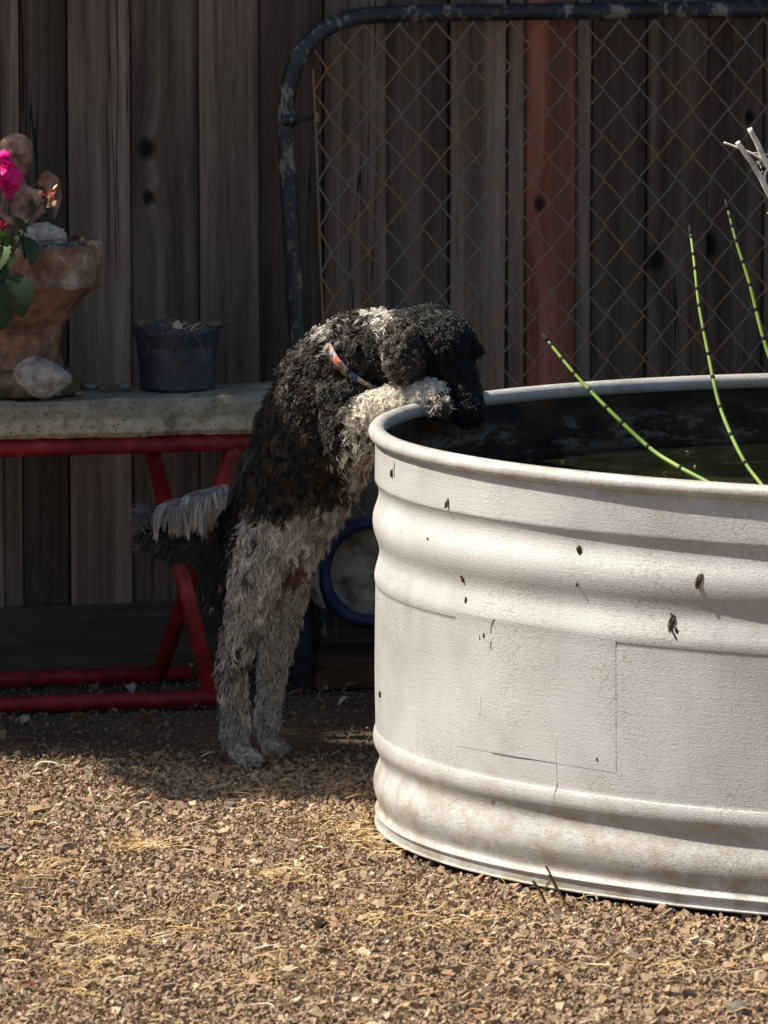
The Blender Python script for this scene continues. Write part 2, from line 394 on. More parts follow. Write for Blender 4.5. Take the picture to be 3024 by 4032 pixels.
def gravel():
    bV = np.array([(x, y, z) for x in (-1, 1) for y in (-1, 1) for z in (-1, 1)], float)
    bF = np.array([(0,1,3),(0,3,2),(4,6,7),(4,7,5),(0,4,5),(0,5,1),(2,3,7),(2,7,6),(0,2,6),(0,6,4),(1,5,7),(1,7,3)])
    n0, n1 = 178000, 20000; n = n0 + n1
    x = np.r_[rng.uniform(-.80, .84, n0), rng.uniform(-1.8, 2.2, n1)]
    y = np.r_[rng.uniform(7.25, 10.55, n0), rng.uniform(6.7, 10.6, n1)]
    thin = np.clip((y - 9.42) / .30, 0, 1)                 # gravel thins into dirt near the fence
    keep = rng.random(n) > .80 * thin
    c, s = math.cos(TT), math.sin(TT); dx = x - TCX; dy = y - TCY
    keep &= ((dx*c+dy*s)/(TA-.008))**2 + ((-dx*s+dy*c)/(TB-.008))**2 > 1
    keep &= y < FY0 + math.tan(TH) * (x - FX0) - .01
    x, y, thin = x[keep], y[keep], thin[keep]; n = len(x)
    size = np.exp(rng.normal(math.log(.00178), .50, n)) * (1 - .35 * thin); size = np.clip(size, .0010, .0070)
    size[(np.abs(x) > .84)] *= 1.5
    # crushed rock: skewed, chipped blocks
    V = np.repeat(bV[None], n, 0) * rng.uniform(.45, 1.15, (n, 8, 3)) + rng.normal(0, .16, (n, 8, 3))
    V *= rng.uniform(.5, 1.5, (n, 1, 3)) * np.array([1.2, 1.0, .66])
    q = rng.normal(0, 1, (n, 4)) * np.array([1, .42, .42, 1.2]); q /= np.linalg.norm(q, axis=1, keepdims=True)
    w, a, b, d = q.T
    Rm = np.stack([1-2*(b*b+d*d), 2*(a*b-d*w), 2*(a*d+b*w), 2*(a*b+d*w), 1-2*(a*a+d*d), 2*(b*d-a*w),
                   2*(a*d-b*w), 2*(b*d+a*w), 1-2*(a*a+b*b)], 1).reshape(n, 3, 3)
    V = np.einsum('nij,nvj->nvi', Rm, V) * size[:, None, None]
    z = np.array([ground_z(px, py) for px, py in zip(x, y)]) + rng.uniform(-.003, .004, n) + size * .3
    V += np.stack([x, y, z], 1)[:, None, :]
    pal = np.array([(.325, .222, .140), (.365, .255, .162), (.285, .200, .130), (.410, .300, .196), (.230, .170, .122), (.325, .200, .124), (.47, .37, .255), (.150, .116, .090)])
    ci = rng.choice(len(pal), n, p=[.21, .2, .16, .13, .1, .09, .06, .05])
    C = pal[ci] * rng.uniform(.78, 1.2, (n, 1)); C *= (1 - .5 * thin)[:, None]  # stones darkened towards the fence, painting in the shaded ground
    Fc = (bF[None] + (np.arange(n) * 8)[:, None, None]).reshape(-1, 3)
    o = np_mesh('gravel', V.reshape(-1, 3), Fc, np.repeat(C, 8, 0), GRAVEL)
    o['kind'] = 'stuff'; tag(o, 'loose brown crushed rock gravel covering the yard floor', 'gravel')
gravel()

def straw():
    mb = MB()
    def blade(x, y, ang, ln, w, lift, c, bend):
        pts = []
        for k in range(5):
            t = k / 4; a = ang + bend * t
            pts.append((x + math.cos(a) * ln * t, y + math.sin(a) * ln * t, ground_z(x, y) + .007 + lift * math.sin(t * math.pi * .8) + random.uniform(0, .002)))
        mb.tube(pts, [w, w * 1.1, w, w * .8, w * .35], 3, c)
    def ok(x, y): return not tank_inside(x, y, .005)
    cols = [(.74, .56, .27), (.66, .45, .18), (.80, .68, .42), (.55, .33, .13), (.84, .77, .58)]
    for i in range(560):
        x = random.uniform(-.9, .95); y = 7.3 + 2.3 * random.random()
        if not ok(x, y): continue
        blade(x, y, random.gauss(0, .55) + random.choice((0, math.pi)), random.uniform(.012, .060), random.uniform(.0004, .0009), random.uniform(.001, .006), random.choice(cols), random.gauss(0, .6))
    # clumps that show in the picture (photo position, spread, count)
    for (u, v, sp, n, ln) in ((215, 2035, .05, 150, .05), (300, 1840, .02, 60, .06), (190, 2115, .045, 90, .04), (830, 1825, .045, 130, .035), (870, 1850, .03, 60, .04),
                              (620, 1905, .05, 60, .05), (820, 1985, .07, 80, .05), (1180, 1955, .04, 60, .03), (70, 1905, .05, 50, .05), (1000, 2010, .07, 70, .04),
                              (760, 1800, .05, 70, .04), (420, 2000, .07, 60, .05), (1450, 2085, .08, 70, .05), (700, 2090, .1, 90, .045), (1200, 2120, .12, 90, .045)):
        c0 = atz(u, v)
        for k in range(int(n * .75)):
            x = c0.x + random.gauss(0, sp * .8); y = c0.y + random.gauss(0, sp * 1.1)
            if not ok(x, y): continue
            cc = random.choice(cols[:2] + cols[3:4]) if random.random() < .6 else random.choice(cols)
            blade(x, y, random.gauss(.1, .7) + random.choice((0, math.pi)), random.uniform(.4, 1.1) * ln, random.uniform(.0004, .0007), random.uniform(.001, .010), cc, random.gauss(0, .9))
    o = mb.build('straw', STRAW); o['kind'] = 'stuff'; tag(o, 'pale dry grass straw scattered over the gravel', 'straw')
straw()

def pebble_mesh(name, seed, sub=2, sq=(1, 1, .7)):
    bm = bmesh.new(); bmesh.ops.create_icosphere(bm, subdivisions=sub, radius=1)
    me = bpy.data.meshes.new(name); 
    for v in bm.verts:
        d = noise.noise(v.co * 1.1 + Vector((seed * 9.1, 0, seed))) * .5 + noise.noise(v.co * 2.6 + Vector((seed, seed * 4, 0))) * .25
        v.co *= 1 + d; v.co = Vector((v.co.x * sq[0], v.co.y * sq[1], v.co.z * sq[2]))
    bm.to_mesh(me); bm.free(); me.polygons.foreach_set('use_smooth', [False] * len(me.polygons)); return me
big = [(500, 1742, .010, 'darkest squat stone on the sunlit gravel below the dog'), (452, 1758, .008, 'small rounded stone lying just left of the squat dark stone'), (5, 1845, .012, 'dark stone at the left edge of the sunlit gravel'),
       (690, 2005, .011, 'dark reddish stone low in the gravel left of the tank foot'), (655, 2010, .009, 'grey stone beside the dark reddish stone in the gravel'), (1615, 1985, .010, 'brown stone in the gravel under the right end of the tank'),
       (1595, 2195, .016, 'pale stone at the bottom right corner of the gravel')]
for i, (u, v, r, lab) in enumerate(big):
    p = atz(u, v); me = pebble_mesh('stone', i + 3, 1)
    o = link('stone', me, GREYROCK if i != 3 else BARK); o.location = (p.x, p.y, ground_z(p.x, p.y) + r * .5); o.scale = (r, r, r); o.rotation_euler = (0, 0, i * 1.3)
    tag(o, lab, 'stone')

# ------------------------------------------------------------------ fence
fence = thing('wooden_fence', 'weathered board fence with one red board, standing in shade behind everything', 'fence', (FX0, FY0, 0))
fence.rotation_euler = (0, 0, TH)
def fence_local(u, v=450):
    d = ray(u, v); n = Vector((math.sin(TH), -math.cos(TH), 0)); p0 = Vector((FX0, FY0, 0))
    t = (n.dot(p0) - n.dot(Vector((0, 0, CAM_H)))) / n.dot(d); p = d * t
    return (p.x - FX0) / math.cos(TH)
def board(x0, x1, tone, off, red=0, knot=(9, 9, 9), knot2=(9, 9, 9), z0=.0, z1=1.83, sd=0):
    w = x1 - x0 - .002; h = z1 - z0; b = .002; th = .017
    bm = bmesh.new(); bmesh.ops.create_cube(bm, size=1)
    for v in bm.verts: v.co = Vector((v.co.x * w, v.co.y * th, (v.co.z + .5) * h))
    bmesh.ops.bevel(bm, geom=[e for e in bm.edges], offset=b, segments=1, affect='EDGES')
    me = bpy.data.meshes.new('board'); bm.to_mesh(me); bm.free(); me.polygons.foreach_set('use_smooth', [False] * len(me.polygons))
    o = link('board', me, WOOD); o.parent = fence
    o.location = ((x0 + x1) / 2, th / 2 - off, z0)
    o.rotation_euler = (0, random.gauss(0, .0012), random.gauss(0, .012))
    o['tone'] = float(tone); o['seed'] = (random.uniform(0, 9), random.uniform(0, 9), random.uniform(0, 9)); o['red'] = float(red)
    o['knot'] = knot; o['knot_low'] = knot2
    if red: o['label'] = 'reddish brown board'
    return o
spec = [(-128, 4, 1.0, 0, 0), (4, 48, 1.3, -.012, 0), (48, 150, .60, -.016, 0), (150, 283, 1.28, 0, 0), (285, 433, .88, -.010, 0), (433, 562, 1.05, 0, 0),
        (562, 702, .55, -.018, 0), (702, 835, 1.0, -.006, 0), (835, 973, .78, -.014, 0), (973, 1092, 1.2, 0, 0), (1099, 1137, 1.28, -.008, 0),
        (1137, 1243, 1.75, .004, 1), (1245, 1281, 1.05, -.008, 0), (1281, 1400, .66, -.016, 0), (1400, 1528, .80, -.004, 0), (1528, 1652, .72, -.012, 0), (1652, 1780, .85, 0, 0)]
def kz(v): return CAM_H + ray(700, v).z * (10.5 / ray(700, v).y)
for i, (a, b, tone, off, red) in enumerate(spec):
    xa, xb = fence_local(a), fence_local(b); cx = (xa + xb) / 2; k = k2 = (9, 9, 9)
    if i == 4: k = (fence_local(318) - cx, 0, kz(335)); k2 = (fence_local(322) - cx, 0, kz(440))
    if i == 14: k = (fence_local(1418) - cx, 0, kz(600))
    if i == 15: k = (fence_local(1535) - cx, 0, kz(570)); k2 = (fence_local(1620) - cx, 0, kz(290))
    if i == 11: k2 = (fence_local(1165) - cx, 0, kz(470))
    board(xa, xb, tone, off, red, k, k2, z0=.012)
for i, (a, b, tone, off, red) in enumerate(spec):        # board-on-board strips, added dark behind the joints to block light through gaps
    xb = fence_local(b); board(xb - .022, xb + .022, .42, -.042, z0=.012)
x = fence_local(1780); 
while x < 2.9:
    board(x, x + .106, random.uniform(.6, 1.1), random.choice((0, -.01))); board(x - .02, x + .02, .42, -.042); x += .106
x = fence_local(-128)
while x > -2.2:
    board(x - .106, x, random.uniform(.6, 1.1), random.choice((0, -.01))); board(x - .02, x + .02, .42, -.042); x -= .106
# horizontal kickboard along the foot of the fence and the rails behind
def rail(name, x0, x1, y0, y1, z0, z1, tone):
    mb = MB(); mb.box(-(x1-x0)/2, (x1-x0)/2, y0, y1, 0, z1 - z0); o = mb.build(name, WOOD); o.parent = fence
    # grain runs along the board: stand the mesh up on its side
    me = o.data
    for v in me.vertices: v.co = Vector((v.co.z, v.co.y, -v.co.x))
    o.location = ((x0 + x1) / 2, 0, z0); o.rotation_euler = (0, -math.pi / 2, 0)
    for v in me.vertices: pass
    o['tone'] = tone; o['seed'] = (1.3, 4.4, 2.2); o['red'] = 0.0; o['knot'] = (9.0, 9.0, 9.0); o['knot_low'] = (9.0, 9.0, 9.0)
    return o
rail('kickboard', -2.2, 2.9, -.020, -.002, -.02, .116, .55)  # dark tone paints in the deeper shadow under the bench
rail('rail', -2.2, 2.9, .064, .10, .35, .44, .7)
rail('rail', -2.2, 2.9, .064, .10, 1.45, 1.54, .7)

# ------------------------------------------------------------------ chain link gate
def gate():
    def gy(x, z): return fence_y(x) - .042 - .018 * max(0, 1.2 - z)
    def gp(u, v):
        p = at(u, v, 10.5)
        for _ in range(6): p = at(u, v, gy(p.x, p.z))
        return p
    foot = gp(700, 1400)
    g = thing('chain_link_gate', 'dark pipe frame gate with rusty chain link wire leaning against the fence', 'gate', (foot.x, foot.y, 0))
    path = [(1740, 19), (1500, 22), (1300, 24), (1100, 26), (900, 29), (800, 33), (745, 44), (695, 68), (656, 106), (631, 160), (619, 225), (618, 300), (624, 420), (632, 560), (641, 700), (655, 900), (672, 1130), (690, 1400)]
    p3 = [gp(u, v) for u, v in path]
    # carry on to the right out of the picture and down the far side
    tr = p3[0]; right = [Vector((tr.x + .25, fence_y(tr.x + .25) - .05, tr.z)), Vector((tr.x + .36, fence_y(tr.x + .36) - .055, tr.z - .06)), Vector((tr.x + .40, fence_y(tr.x + .4) - .07, tr.z - .2)), Vector((tr.x + .42, fence_y(tr.x + .42) - .16, .02))]
    pts = catmull(list(reversed(right)) + p3, 6)
    mb = MB(); mb.tube(pts, .0150, 14); mb.build('frame', PIPE, g, True)
    mb = MB(); q0, q1 = gp(621, 246), gp(622, 272); mb.tube([q0, q1], .0172, 14); mb.build('sleeve', PIPE, g, True)
    # zigzag wires
    top = 54; a0 = gp(690, top); w = .0318; per = .0790
    xr = tr.x + .38; nw = int((xr - a0.x) / w)
    ztop = gp(900, 52).z; left_edge = [gp(676, 150), gp(683, 300), (gp(690, 500)), gp(698, 700), gp(716, 1130), gp(726, 1380)]
    def lx(z):
        for i in range(len(left_edge) - 1):
            if left_edge[i].z >= z >= left_edge[i+1].z:
                k = (left_edge[i].z - z) / (left_edge[i].z - left_edge[i+1].z)
                return left_edge[i].x + (left_edge[i+1].x - left_edge[i].x) * k
        return left_edge[0].x if z > left_edge[0].z else left_edge[-1].x
    for i in range(-4, nw):
        mb = MB(); pts = []; zs = ztop + (.004 if i % 2 else 0); j = 0
        while True:
            z = zs - j * per / 2
            if z < .08: break
            side = (i + j) % 2
            x = a0.x + .012 + (i + side) * w + .02 * (ztop - z) + .0045 * noise.noise(Vector((i * .35, j * .3, 0)))
            xl = lx(z); xo = x + (w if not side else 0)
            if xo > xl + .004:
                x = max(x, xl); hook = -.0026 if side else .0026
                pts.append(Vector((x + (.0012 if side else -.0012), gy(x, z) - .004 + hook, z + .0012 * noise.noise(Vector((i, j, 3))))))
            elif pts: break
            j += 1
        if len(pts) > 2:
            mb.tube(pts, .0018, 5); mb.build('wire', WIRE, g)
    mb = MB(); mb.tube(catmull(left_edge, 5), .0021, 6); mb.build('tension_bar', WIRE, g, True)
    b0, b1 = gp(624, 262), gp(686, 250)
    mb = MB(); mb.tube([b0, (b0 + b1) / 2 + Vector((0, -.006, -.002)), b1], .0035, 6); mb.build('hinge_strap', PIPE, g, True)
    mb = MB(); c = gp(684, 252); mb.box(c.x - .004, c.x + .004, c.y - .008, c.y + .002, c.z - .008, c.z + .008); mb.build('bolt', WIRE, g)
    for u in (832, 1206, 1580):                       # wire ties round the top pipe
        c = gp(u, 31); mb = MB()
        mb.tube([c + Vector((.001 * math.cos(t), .0168 * math.cos(t), .0168 * math.sin(t))) for t in np.linspace(-.6, 5.2, 18)] + [c + Vector((0, -.004, -.034))], .0012, 4)
        mb.build('tie_wire', PIPE, g)
gate()

# ------------------------------------------------------------------ bench
def bench():
    x0, x1 = -1.25, -.17; DF, DB = .412, .154
    b = thing('potting_bench', 'thick weathered concrete slab on a red tube frame with crossed legs', 'bench', FX(-.6, .3, 0))
    bm = bmesh.new()
    mb = MB(); mb.box(x0, x1, .205, .425, .4600, .5210)
    o = mb.build('slab', CONCRETE, b)
    bm.from_mesh(o.data)
    bmesh.ops.bevel(bm, geom=[e for e in bm.edges], offset=.006, segments=2, affect='EDGES')
    bmesh.ops.subdivide_edges(bm, edges=[e for e in bm.edges if e.calc_length() > .5], cuts=240, use_grid_fill=True)
    bmesh.ops.subdivide_edges(bm, edges=[e for e in bm.edges if e.calc_length() > .03], cuts=9, use_grid_fill=True)
    bm.normal_update()
    for v in bm.verts:
        d = noise.noise(v.co * 75) * .0020 + noise.noise(v.co * 16) * .0030 + noise.noise(v.co * 170) * .0010
        q = v.co + v.normal * d; v.co = FX(q.x, q.y, q.z)
    bmesh.ops.reverse_faces(bm, faces=bm.faces)
    bm.to_mesh(o.data); bm.free(); o.data.polygons.foreach_set('use_smooth', [True] * len(o.data.polygons))
    r = .0138
    def T(name, *pts): mb = MB(); mb.tube(pts, r, 14); mb.build(name, RED, b, True)
    zt = .4440; zb = .0145
    T('top_rail', FX(x0 + .03, DF, zt), FX(-.228, DF, zt)); T('top_rail', FX(x0 + .03, DB + .08, zt), FX(-.24, DB + .08, zt))
    T('foot_rail', FX(x0 + .03, DF, zb), FX(-.284, DF, zb)); T('foot_rail', FX(x0 + .03, DB, zb), FX(-.333, DB, zb))
    ft, bb, bt, fb = FX(-.248, DF, zt), FX(-.385, DB, zb), FX(-.400, DB + .08, zt), FX(-.288, DF, zb)
    T('leg', ft, bb); T('leg', bt, fb)
    for pa, qa in ((ft, bb), (bt, fb)):
        m = lambda p: FX(-1.48 - p.x, (fence_y(p.x) - p.y) * math.cos(TH), p.z)
        T('leg', m(pa), m(qa))
bench()
SLAB = .5222

# ------------------------------------------------------------------ things on the bench
def urn():
    cx = at(52, 600, 10.12).x; cy = fence_y(cx) - .312
    zt = at(150, 536, cy - .1).z; zf = at(215, 612, cy).z; zn = at(120, 740, cy).z
    s = 172 / 1404.0
    u = thing('terracotta_urn', 'large chipped terracotta pedestal urn with flared bowl on the concrete bench', 'urn', (cx, cy, SLAB))
    prof = [(0.0448, SLAB + .002), (0.0918, SLAB + .004), (0.0941, SLAB + .03), (0.0829, SLAB + .042), (0.0650, SLAB + .052), (0.0594, zn), (0.0650, zn + .03), (0.0840, zn + .058), (0.1098, zf - .018), (0.1266, zf - .004), (0.1344, zf - .001), (0.1333, zf + .006), (0.1254, zf + .012),
            (0.1254, zf + .02), (0.1282, (zf + zt) / 2), (0.1299, zt - .008), (0.1310, zt), (0.1266, zt + .003), (0.1165, zt + .002), (0.1120, zt - .02), (0.0224, zt - .022)]
    dense = []
    for (a, b) in zip(prof[:-1], prof[1:]):
        n = max(1, int(math.hypot(b[0]-a[0], b[1]-a[1]) / .006))
        for k in range(n): t = k / n; dense.append((a[0]+(b[0]-a[0])*t, a[1]+(b[1]-a[1])*t))
    dense.append(prof[-1])
    foot = [p for p in dense if p[1] < SLAB + .05]; body = dense[len(foot) - 1:]
    mb = MB(); mb.lathe(body, cx, cy, 72); o = mb.build('bowl', TERRA, u, True); rough(o.data, .0055, 24, 2)
    mb = MB(); mb.lathe(foot, cx, cy, 60); o = mb.build('pedestal_foot', MOSSY, u, True); rough(o.data, .004, 30, 5)
    # grey grit filling the bowl
    gz = zt - .012; mb = MB()
    for k in range(260):
        a = random.uniform(0, 6.28); r = .108 * math.sqrt(random.random()); q = random.uniform(.004, .010)
        me = None
        c = Vector((cx + r * math.cos(a), cy + r * math.sin(a), gz + random.uniform(0, .012)))
        vs = [c + Vector(d) * q * random.uniform(.6, 1.2) for d in ((1,0,0),(-1,0,0),(0,1,0),(0,-1,0),(0,0,1),(0,0,-1))]
        mb.add(vs, [(0,2,4),(2,1,4),(1,3,4),(3,0,4),(2,0,5),(1,2,5),(3,1,5),(0,3,5)])
    o = mb.build('grit', GREYROCK); o['kind'] = 'stuff'; tag(o, 'grey grit filling the terracotta urn', 'grit')
    return cx, cy, zt
UX, UY, UZ = urn()

def remeshed(name, caps, voxel, mat, parent=None, smooth=6):
    """one continuous surface round tapered capsules [(p, q, r0, r1)]"""
    bm = bmesh.new()
    for (p, q, r0, r1) in caps:
        p = Vector(p); q = Vector(q); L = (q - p).length; n = max(1, int(L / (.35 * max(r0, r1, .004))))
        for k in range(n + 1):
            t = k / n; r = r0 + (r1 - r0) * t
            m = bmesh.ops.create_icosphere(bm, subdivisions=2, radius=r)
            bmesh.ops.translate(bm, verts=m['verts'], vec=p.lerp(q, t))
    me = bpy.data.meshes.new(name); bm.to_mesh(me); bm.free()
    o = bpy.data.objects.new(name, me); col.objects.link(o)
    md = o.modifiers.new('r', 'REMESH'); md.mode = 'VOXEL'; md.voxel_size = voxel
    ms = o.modifiers.new('s', 'SMOOTH'); ms.iterations = smooth; ms.factor = .5
    dg = bpy.context.evaluated_depsgraph_get(); ev = o.evaluated_get(dg)
    me2 = bpy.data.meshes.new_from_object(ev); me2.name = name
    bpy.data.objects.remove(o); bpy.data.meshes.remove(me)
    me2.polygons.foreach_set('use_smooth', [True] * len(me2.polygons))
    return link(name, me2, mat, parent)

def cherub():
    y = UY + .03
    A = lambda u, v, dy=0: at(u, v, y + dy)
    m_ = 1 / 1270.0
    caps = [(A(34, 324), A(35, 345), 38 * m_, 36 * m_), (A(35, 362, -.008), A(35, 374, -.010), 25 * m_, 18 * m_), (A(40, 385), A(44, 408), 13 * m_, 15 * m_),
            (A(28, 418), A(60, 418), 17 * m_, 17 * m_), (A(44, 420), A(45, 470), 25 * m_, 27 * m_), (A(45, 478), A(46, 500), 30 * m_, 33 * m_),
            (A(78, 418, -.006), A(90, 455, -.012), 11 * m_, 9.5 * m_), (A(90, 455, -.012), A(62, 482, -.034), 9 * m_, 8 * m_), (A(62, 482, -.034), A(54, 484, -.038), 8 * m_, 7 * m_),
            (A(10, 418, -.006), A(-4, 455, -.012), 11 * m_, 9.5 * m_), (A(-4, 455, -.012), A(26, 482, -.034), 9 * m_, 8 * m_),
            (A(86, 396, .026), A(100, 378, .030), 9 * m_, 11 * m_), (A(100, 378, .030), A(118, 392, .032), 11 * m_, 12 * m_), (A(118, 392, .032), A(126, 425, .032), 12 * m_, 9 * m_), (A(126, 425, .032), A(116, 470, .030), 9 * m_, 5 * m_), (A(104, 398, .028), A(108, 445, .028), 11 * m_, 8 * m_),
            (A(-8, 396, .026), A(-26, 378, .030), 9 * m_, 11 * m_), (A(-26, 378, .030), A(-44, 392, .032), 11 * m_, 12 * m_), (A(-44, 392, .032), A(-50, 440, .032), 12 * m_, 7 * m_),
            (A(60, 498, -.01), A(100, 505, -.036), 17 * m_, 14 * m_), (A(100, 505, -.036), A(98, 545, -.036), 13 * m_, 11 * m_), (A(28, 498, -.01), A(-6, 505, -.036), 17 * m_, 14 * m_), (A(-6, 505, -.036), A(-2, 545, -.036), 13 * m_, 11 * m_),
            (A(36, 344, -.031), A(36, 354, -.036), 4 * m_, 6 * m_), (A(20, 330, -.026), A(30, 331, -.028), 6 * m_, 5 * m_), (A(42, 331, -.028), A(52, 330, -.026), 5 * m_, 6 * m_), (A(29, 369, -.028), A(43, 369, -.028), 4 * m_, 4 * m_),
            (A(46, 505), A(46, 545), 34 * m_, 38 * m_)]
    o = remeshed('cherub_statue', caps, .0022, PINKCLAY, None, 2); rough(o.data, .0011, 110, 3)
    tag(o, 'pink clay winged cherub statue sitting in the urn behind the pink flower', 'statue')
cherub()

def rock(name, u, v, y, sx, sy, sz, mat, label, seed, z=None, sub=5, amp=.35):
    p = at(u, v, y); bm = bmesh.new(); bmesh.ops.create_icosphere(bm, subdivisions=sub, radius=1)
    zb = 0
    for w in bm.verts:
        d = noise.noise(w.co * 1.2 + Vector((seed, 0, seed * 2))) * amp + noise.noise(w.co * 3.1 + Vector((0, seed, 0))) * amp * .4 + noise.noise(w.co * 8 + Vector((0, seed, 0))) * amp * .26 + noise.noise(w.co * 18 + Vector((0, seed, 5))) * amp * .16
        w.co *= 1 + d; w.co = Vector((w.co.x * sx, w.co.y * sy, w.co.z * sz))
    zb = min(w.co.z for w in bm.verts)
    me = bpy.data.meshes.new(name); bm.to_mesh(me); bm.free(); me.polygons.foreach_set('use_smooth', [True] * len(me.polygons))
    o = link(name, me, mat); o.location = (p.x, p.y, (z if z is not None else p.z) - zb * .96); tag(o, label, 'rock'); return o
rock('rock', 86, 840, fence_y(-.57) - .392, .050, .030, .033, CHALK, 'rough white lumpy rock at the front of the concrete bench', 2.7, SLAB, amp=.24)
rock('rock', 92, 520, UY - .045, .040, .022, .020, CHALK, 'white jagged rock lying in the urn in front of the cherub', 8.1, UZ - .008)
for i, (u, v, sx, lab) in enumerate(((192, 832, .014, 'flat brown stone on the bench right of the white rock'), (222, 836, .008, 'small tan stone beside the flat brown stone on the bench'),
                                 (268, 832, .013, 'low grey stone on the bench just left of the blue pot'), (168, 855, .010, 'reddish chip beside the foot of the white rock'))):
    rock('small_stone', u, v, fence_y(-.5 + u * .0004) - (.30 if i != 3 else .385), sx, sx * .7, sx * .5, GREYROCK if i != 3 else TERRA, lab, 20 + i * 3, SLAB, 2)['category'] = 'stone'

def pot():
    cx = at(383, 770, 10.2).x; cy = fence_y(cx) - .285; zt = at(383, 704, cy).z
    p = thing('blue_pot', 'dark blue weathered pot with a ring on its side standing on the bench', 'pot', (cx, cy, SLAB))
    h = zt - SLAB
    prof = [(0.0055, .001), (0.0640, .001), (0.0633, .004), (0.0644, .012), (0.0633, .02), (0.0649, h * .35), (0.0688, h * .62), (0.0677, h * .66), (0.0688, h * .70), (0.0732, h - .012), (0.0754, h - .008), (0.0759, h - .002), (0.0737, h), (0.0704, h - .002), (0.0682, h - .02), (0.0110, h - .022)]
    mb = MB(); mb.lathe([(r, SLAB + z) for r, z in prof], cx, cy, 56); o = mb.build('body', POT, p, True)
    for v in o.data.vertices:                         # dented, wavy rim
        t = max(0, (v.co.z - SLAB) / h - .75) * 4
        v.co.z += t * .0035 * math.sin(math.atan2(v.co.y - cy, v.co.x - cx) * 7)
    rc = at(404, 752, cy - .071); mb = MB()
    mb.tube([rc + Vector((.024 * math.cos(a), -.003 - .0 + .010 * (1 - math.cos(math.asin(max(-1, min(1, math.cos(a) * .38))))) , .024 * math.sin(a))) for a in np.linspace(0, 6.2832, 33)], .0022, 6, cap=False)
    mb.build('ring_handle', POT, p, True)
    mb = MB()
    for k in range(70):
        a = random.uniform(0, 6.28); r = .055 * math.sqrt(random.random()); q = Vector((cx + r * math.cos(a), cy + r * math.sin(a), zt - .021))
        e = q + Vector((random.gauss(0, .02), random.gauss(0, .012), random.uniform(.02, .034)))
        m = (q + e) / 2 + Vector((random.gauss(0, .008), 0, .008))
        if (e.xy - Vector((cx, cy))).length > .064: e.z = max(e.z, zt + .004)
        mb.tube(catmull([q, m, e], 3), .0005, 3, (random.choice([(.3, .24, .14), (.2, .16, .1), (.38, .32, .2)])))
    o = mb.build('dry_grass', STRAW); o['kind'] = 'stuff'; tag(o, 'thin dead grass growing in the blue pot', 'grass')
    q = at(381, 702, cy - .068)
    lf = leaf_mesh('dead_leaf', .019, .9, (.50, .46, .33)); o = link('dead_leaf', lf, LEAF); o.location = q + Vector((0, -.002, -.009)); o.rotation_euler = (1.25, .3, .2)
    tag(o, 'pale dead leaf caught on the rim of the blue pot', 'leaf')
    # caved-in soil
    mb = MB(); mb.lathe([(.063, zt - .019), (.03, zt - .014), (.002, zt - .016)], cx, cy, 24); o = mb.build('soil', MOSSY, p, True)
def leaf_mesh(name, L, W=.55, c=(.03, .08, .02), serr=0, curl=.25, fold=.2):
    n = 12; vs = []; fs = []; cs = []
    for i in range(n + 1):
        t = i / n; w = L * W * .5 * math.sin(math.pi * t ** .8) ** .8 if 0 < t < 1 else .0004
        if serr and 0 < t < 1: w *= 1 + serr * (1 if i % 2 else -1)
        z = -curl * L * t * t
        for k, sx in enumerate((-1, -.5, 0, .5, 1)):
            vs.append((sx * w, t * L, z + fold * abs(sx) * w - .12 * L * (sx * sx) * t * .3)); f = 1.25 if k == 2 else 1
            cs.append(tuple(q * f for q in c))
    for i in range(n):
        for k in range(4): a = i * 5 + k; fs.append((a, a + 1, a + 6, a + 5))
    me = bpy.data.meshes.new(name); me.from_pydata(vs, [], fs)
    ca = me.color_attributes.new('Col', 'FLOAT_COLOR', 'POINT'); ca.data.foreach_set('color', np.array([(*q, 1) for q in cs], np.float32).ravel())
    me.polygons.foreach_set('use_smooth', [True] * len(fs)); me.update(); return me
pot()

